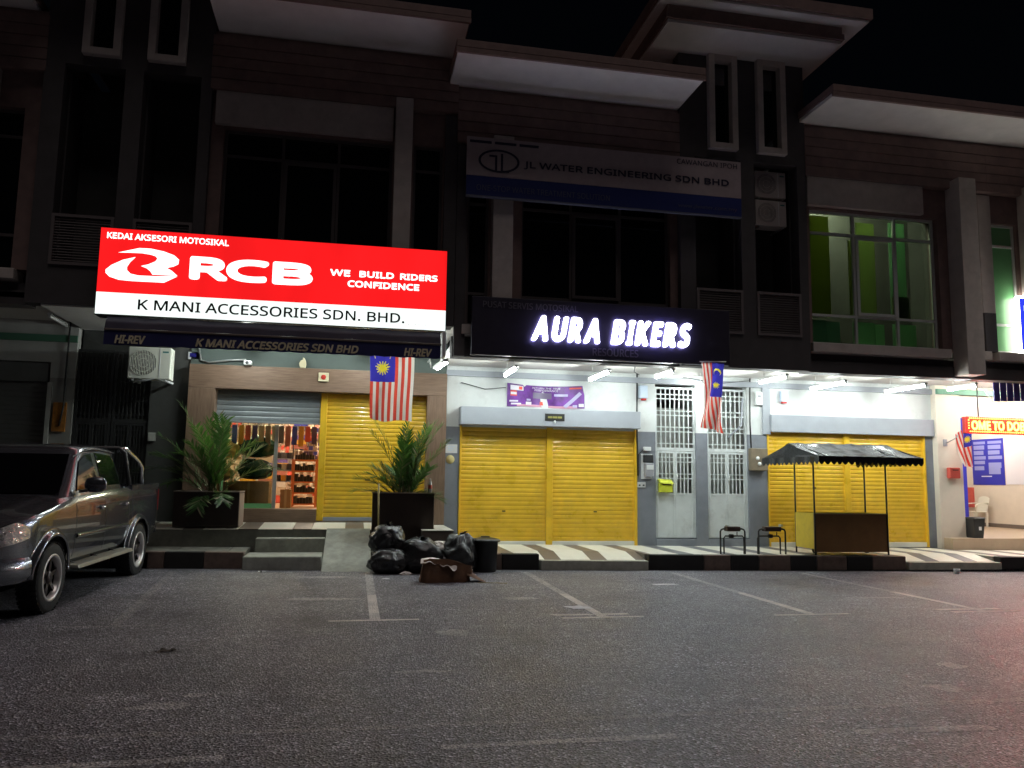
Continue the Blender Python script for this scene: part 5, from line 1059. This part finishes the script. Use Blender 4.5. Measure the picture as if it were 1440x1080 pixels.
# ------------------------------------------------------------------ pickup truck
TR = thing('pickup_truck', 'dark grey double cab pickup truck parked nose out at the left', 'truck', (-4.30,9.52,0), None, R(-2.4))
lift = .07
def top(s):
    pts = [(-.05,.98),(.15,1.06),(.5,1.13),(1.0,1.20),(1.45,1.265),(1.6,1.30),(2.6,1.335),(3.80,1.37),(5.26,1.39)]
    for (a, za), (c, zc) in zip(pts[:-1], pts[1:]):
        if s <= c: return za+(zc-za)*(s-a)/(c-a)
    return pts[-1][1]
ARCH = [(.92,.46),(4.14,.46)]; AZ = .41
def bot(s):
    z = .53 if .3 < s < 5 else .56
    if s < .45: z = .47
    for c, r in ARCH:
        d = abs(s-c)
        if d < r: z = max(z, AZ+math.sqrt(max(0, r*r-d*d)))
    return z
def hw(s, z):
    w = .885
    if s < .62: w -= .24*((.62-s)/.62)**2
    if s > 4.9: w -= .03*((s-4.9)/.36)**2
    return w-.035*((z-.92)/.45)**2-(.03 if z < .62 else 0)*((.62-z)/.1)
cols = sorted(set([round(i*.085,3) for i in range(62)] + [c+sg_*r*f for c, r in ARCH for sg_ in (-1,1) for f in (.999,1.001,.985,.95,.9)])); cols = [c for c in cols if c <= 5.26]+[5.26]
body = MB(); nr = 12
for sgn in (-1, 1):
    k = len(body.v)
    for s in cols:
        zb_, zt_ = bot(s), top(s)
        for j in range(nr+1):
            z = zb_+(zt_-zb_)*j/nr; w = hw(s, z)-(.035*max(0,(j-nr+1.6)/1.6)**2); body.v.append((sgn*w, s, z))
    for i in range(len(cols)-1):
        for j in range(nr):
            a = k+i*(nr+1)+j; f = (a, a+nr+1, a+nr+2, a+1); body.f.append(f if sgn > 0 else f[::-1]); body.mi.append(0); body.sm.append(True)
tw = lambda s: hw(s, top(s))-.035
body.grid(lambda u, v: ((2*u-1)*tw(-.0+1.62*v), 1.62*v, top(1.62*v)+.055*(1-(2*u-1)**2)+.012*math.exp(-((abs(2*u-1)-.55)/.08)**2)*min(1,v*3)), 28, 20)
body.grid(lambda u, v: ((2*u-1)*hw(0,.47+.53*v)*.998, -.10*(1-(2*u-1)**2)+.0*v, .47+(top(0)+.05*(1-(2*u-1)**2)-.47)*v), 20, 8)
body.box(-.80,.80,1.5,3.80,1.20,1.262); body.box(-.84,.84,3.83,3.86,.6,1.37); body.box(-.85,.85,5.20,5.255,.58,1.385); body.box(-.80,.80,3.86,5.20,.78,.84)
for sx in (-1,1): body.box(sx*.83-.025,sx*.83+.025,3.84,5.25,1.30,1.40)
body.box(-.78,.78,.4,5.1,.45,.60,1)
tb = body.build('body', ['truck_paint','truck_trim'], TR, local=True)
# cab
def ring(z):
    t = (z-1.28)/(1.93-1.28); t = max(0, min(1, t)); s0 = 1.42+.72*t; s1 = 3.80-.14*t; w = .815-.185*t
    return s0, s1, w
def arc(s, z): return z-.085*((s-2.85)/1.0)**2*max(0,(z-1.28)/.65)
cab = MB(); levels = [1.28+.65*i/8 for i in range(9)]; n = 64
def rpt(z, a, shrink=0.0):
    s0, s1, w = ring(z); cs, ss_ = math.cos(a), math.sin(a); e = .22
    return ((w-shrink)*math.copysign(abs(cs)**e, cs), (s0+s1)/2+((s1-s0)/2-shrink)*math.copysign(abs(ss_)**e, ss_), z)
k0 = len(cab.v)
prof = [(z,0.0) for z in levels] + [(1.955,.035),(1.972,.09),(1.985,.2),(1.99,.40)]
for (z, sh) in prof:
    for i in range(n):
        p = rpt(min(z,1.93), 2*math.pi*i/n, sh); cab.v.append((p[0],p[1],arc(p[1],z)))
for j in range(len(prof)-1):
    for i in range(n): cab.f.append((k0+j*n+i, k0+j*n+(i+1) % n, k0+(j+1)*n+(i+1) % n, k0+(j+1)*n+i)); cab.mi.append(0); cab.sm.append(True)
cab.f.append(tuple(k0+(len(prof)-1)*n+i for i in range(n))); cab.mi.append(0); cab.sm.append(True)
cab.build('cab', 'truck_paint', TR, local=True)
def sidep(s, z, d=.006, sx=1): return (sx*(ring(z)[2]+d), s, arc(s, z))
for sx in (-1,1):
    w = MB(); w.add([sidep(*p, sx=sx) for p in ((1.82,1.385),(2.60,1.41),(2.58,1.86),(2.36,1.85),(2.14,1.78))], [(0,1,2,3,4)]); w.build('door_window', 'truck_glass', TR, local=True)
    w = MB(); w.add([sidep(*p, sx=sx) for p in ((2.76,1.415),(3.50,1.435),(3.44,1.79),(3.36,1.85),(2.74,1.865))], [(0,1,2,3,4)]); w.build('door_window', 'truck_glass', TR, local=True)
    w = MB(); w.grid(lambda u, v: sidep(1.95+1.62*u, 1.90+.02*v-.09*max(0,(.25-u))*2.2, .012+.03*v*(1-v), sx), 12, 3); w.build('rain_visor', 'truck_trim', TR, local=True)
    for s in (1.63,2.68,3.66,3.83):
        w = MB(); w.grid(lambda u, v: (sx*(hw(s,.56+v*(top(s)-.58))-(.035*max(0,(v*12-10.4)/1.6)**2)+.004), s+.012*(u-.5), .56+v*(top(s)-.585)), 1, 12); w.build('door_gap', 'truck_trim', TR, local=True)
    for s in (2.50,3.48):
        q = MB(); q.tube([(sx*.895,s-.07,1.13),(sx*.925,s-.05,1.135),(sx*.925,s+.05,1.14),(sx*.895,s+.07,1.14)], .014, 8); q.lathe((sx*.893,s,1.135), [(0,0),(.04,0),(.04,.004)], 12, axis='x'); q.build('door_handle', 'chrome', TR, local=True)
    w = MB(); w.grid(lambda u, v: (sx*(hw(1.7+1.75*u,.80)+.006+.020*math.sin(math.pi*v)), 1.66+1.96*u, .79+.055*v), 10, 4); w.build('side_moulding', 'truck_paint', TR, local=True)
    # mirror
    q = MB(); q.grid(lambda u, v: (sx*(1.0+.135*math.copysign(abs(math.cos(2*math.pi*u))**.6, math.cos(2*math.pi*u))*math.sin(math.pi*v)**.4), 1.80+.12*v, 1.45+.10*math.sin(2*math.pi*u)*math.sin(math.pi*v)**.5), 20, 10); q.build('wing_mirror', 'truck_paint', TR, local=True)
    MB().tube([(sx*.82,1.82,1.36),(sx*.92,1.83,1.38)], .022, 8).build('mirror_arm', 'truck_trim', TR, local=True)
    # flares
    for c, r in ARCH:
        q = MB(); na = 28
        def fl_(u, v):
            a = R(-12)+R(204)*u; rr_ = r+.005+.10*v; s = c+rr_*math.cos(a); z = max(.44, AZ+rr_*math.sin(a)); x = hw(s, max(.6,min(z,1.1)))+ (.060*math.sin(math.pi*min(1,v*1.0+.28))**.8 if v < .95 else .002)
            return (sx*x, s, z)
        q.grid(fl_, na, 6); q.build('wheel_arch_flare', 'truck_paint', TR, local=True)
        q = MB(); q.grid(lambda u, v: (sx*(.55+.34*v), c+(r+.003)*math.cos(math.pi*u), AZ+(r+.003)*math.sin(math.pi*u)), 20, 2); q.add([(sx*.55,c-r,.3),(sx*.55,c+r,.3),(sx*.55,c+r,.9),(sx*.55,c-r,.9)], [(0,1,2,3)]); q.build('wheel_well', 'truck_trim', TR, local=True)
    # side step
    MB().hexa([(sx*.80,1.50,.44),(sx*1.00,1.50,.43),(sx*1.00,3.60,.43),(sx*.80,3.60,.44),(sx*.80,1.50,.485),(sx*.98,1.50,.475),(sx*.98,3.60,.475),(sx*.80,3.60,.485)]).build('side_step', 'step_metal', TR, local=True, bevel=.012, fixn=True)
    for s in (1.7,2.5,3.2): MB().tube([(sx*.72,s,.52),(sx*.88,s,.46)], .018, 6).build('step_bracket', 'truck_trim', TR, local=True)
    # headlamp, bumper corner, fog lamp
    def hl(u, v, d=.0):
        s = .40*max(0, u-.38)/.62; base = sx*(.44+.20*min(1, u/.38)) if u < .38 else sx*(hw(s, .9)+.004+d)
        zl = .80+.10*u*u; zh = zl+(.16+.10*u)*(1-.55*max(0, u-.7)/.3)
        return (base, (-.085+.075*(u/.38)**2-d if u < .38 else s-.012-d*.5), zl+(zh-zl)*v)
    q = MB(); q.grid(hl, 18, 6); hd = q.build('headlamp', 'lamp_lens', TR, local=True)
    q = MB(); q.grid(lambda u, v: hl(.02+.16*u, .2+.5*v, .004), 3, 2); q.build('indicator', 'lamp_amber', hd, local=True)
    q = MB(); q.grid(lambda u, v: (sx*(hw(.0+.44*u, .6)+.05*math.sin(math.pi*v)**.6), -.03+.46*u-.02*math.sin(math.pi*v), .42+.28*v), 10, 8); q.build('bumper_corner', 'truck_paint', TR, local=True)
    MB().lathe((sx*.52,-.10,.58), [(0,.0),(.05,.0),(.055,.02)], 14, axis='y').build('fog_lamp', 'lamp_lens', TR, local=True)
    BX2 = MB().box(sx*.80-.04 if sx > 0 else -.86, sx*.80+.06 if sx > 0 else -.76, 5.257, 5.27, .95, 1.30); BX2.build('tail_lamp', 'box_red', TR, local=True)
ws = MB(); ws.add([(-.70,1.50,1.345),(.70,1.50,1.345),(.575,2.085,1.835),(-.575,2.085,1.835)], [(0,1,2,3)])
for i, v in enumerate(ws.v): ws.v[i] = (v[0], v[1]-.012, v[2]+.004)
ws.build('windscreen', 'truck_glass', TR, local=True)
gr = MB(); gr.grid(lambda u, v: ((2*u-1)*.44, -.105+.02*(2*u-1)**2-.01, .74+.22*v), 12, 2); gr.build('grille', 'truck_trim', TR, local=True)
for i in range(3): g2 = MB(); g2.grid(lambda u, v: ((2*u-1)*.43, -.125+.02*(2*u-1)**2, .77+.065*i+.022*v), 12, 1); g2.build('grille_bar', 'chrome', TR, local=True)
bp_ = MB(); bp_.grid(lambda u, v: ((2*u-1)*.665, -.15+.12*abs(2*u-1)**3-.03*math.sin(math.pi*v), .42+.27*v), 20, 6); bp_.build('bumper', 'truck_paint', TR, local=True)
for sx in (-1,1):
    rb = MB(); rb.tube([(sx*.60,3.86,1.92),(sx*.68,3.94,1.95),(sx*.74,4.42,1.77),(sx*.765,4.56,1.67),(sx*.775,4.58,1.40)], .034, 10)
    rb.build('roll_bar', 'chrome', TR, local=True)
rb = MB(); rb.tube([(-.79,3.90,1.38),(-.70,3.88,1.88),(-.62,3.88,1.95),(.62,3.88,1.95),(.70,3.88,1.88),(.79,3.90,1.38)], .034, 10); rb.build('roll_hoop', 'truck_trim', TR, local=True)
MB().box(-.25,.25,-.165,-.155,.55,.66).build('number_plate', 'black_plastic', TR, local=True)
def wheel(sx, s):
    w = MB(); R_ = .40; o = sx
    def P(x): return o*x
    tyre = [(.27,-.115),(.36,-.12),(.385,-.105),(.40,-.07),(.40,.07),(.385,.105),(.36,.12),(.27,.115)]
    w.lathe((o*.80,s,R_), [(r, h) for r, h in tyre], 40, axis='x'); t = w.build('tyre', 'tyre', TR, local=True)
    tr = MB()
    for i in range(40):
        a = 2*math.pi*i/40
        for k, h in enumerate((-.075,.0,.075)):
            aa = a+(k % 2)*math.pi/40; c_, s_ = math.cos(aa), math.sin(aa); tr.hexa([(o*.80+h+dx, s+rr_*c_-q*s_, R_+rr_*s_+q*c_) for rr_ in (.398,.410) for dx, q in ((-.032,-.018),(.032,-.018),(.032,.018),(-.032,.018))])
    tr.build('tread', 'tyre', t, local=True)
    r = MB(); r.lathe((o*.80,s,R_), [(.272,o*.10),(.272,o*.118),(.245,o*.12),(.238,o*.09),(.225,o*.05)], 40, axis='x'); r.build('rim', 'rim_bright', t, local=True)
    r = MB(); r.lathe((o*.80,s,R_), [(.238,o*.03),(0,o*.03)], 32, axis='x'); r.build('rim_disc', 'rim_dark', t, local=True)
    sp_ = MB()
    for i in range(6):
        a = 2*math.pi*i/6+.3; c_, s_ = math.cos(a), math.sin(a)
        sp_.hexa([(o*.80+o*dx, s+rr_*c_-q*s_, R_+rr_*s_+q*c_) for dx in (.035,.075) for rr_, q in ((.05,-.03),(.235,-.02),(.235,.02),(.05,.03))])
    sp_.lathe((o*.80,s,R_), [(.075,o*.03),(.075,o*.085),(.05,o*.10),(0,o*.10)], 20, axis='x'); sp_.build('spokes', 'rim_dark', t, local=True)
for sx in (-1,1):
    for c, r in ARCH: wheel(sx, c)
TR.rotation_euler = (R(.9), 0, R(-2.9)); TR.location.z = -.005
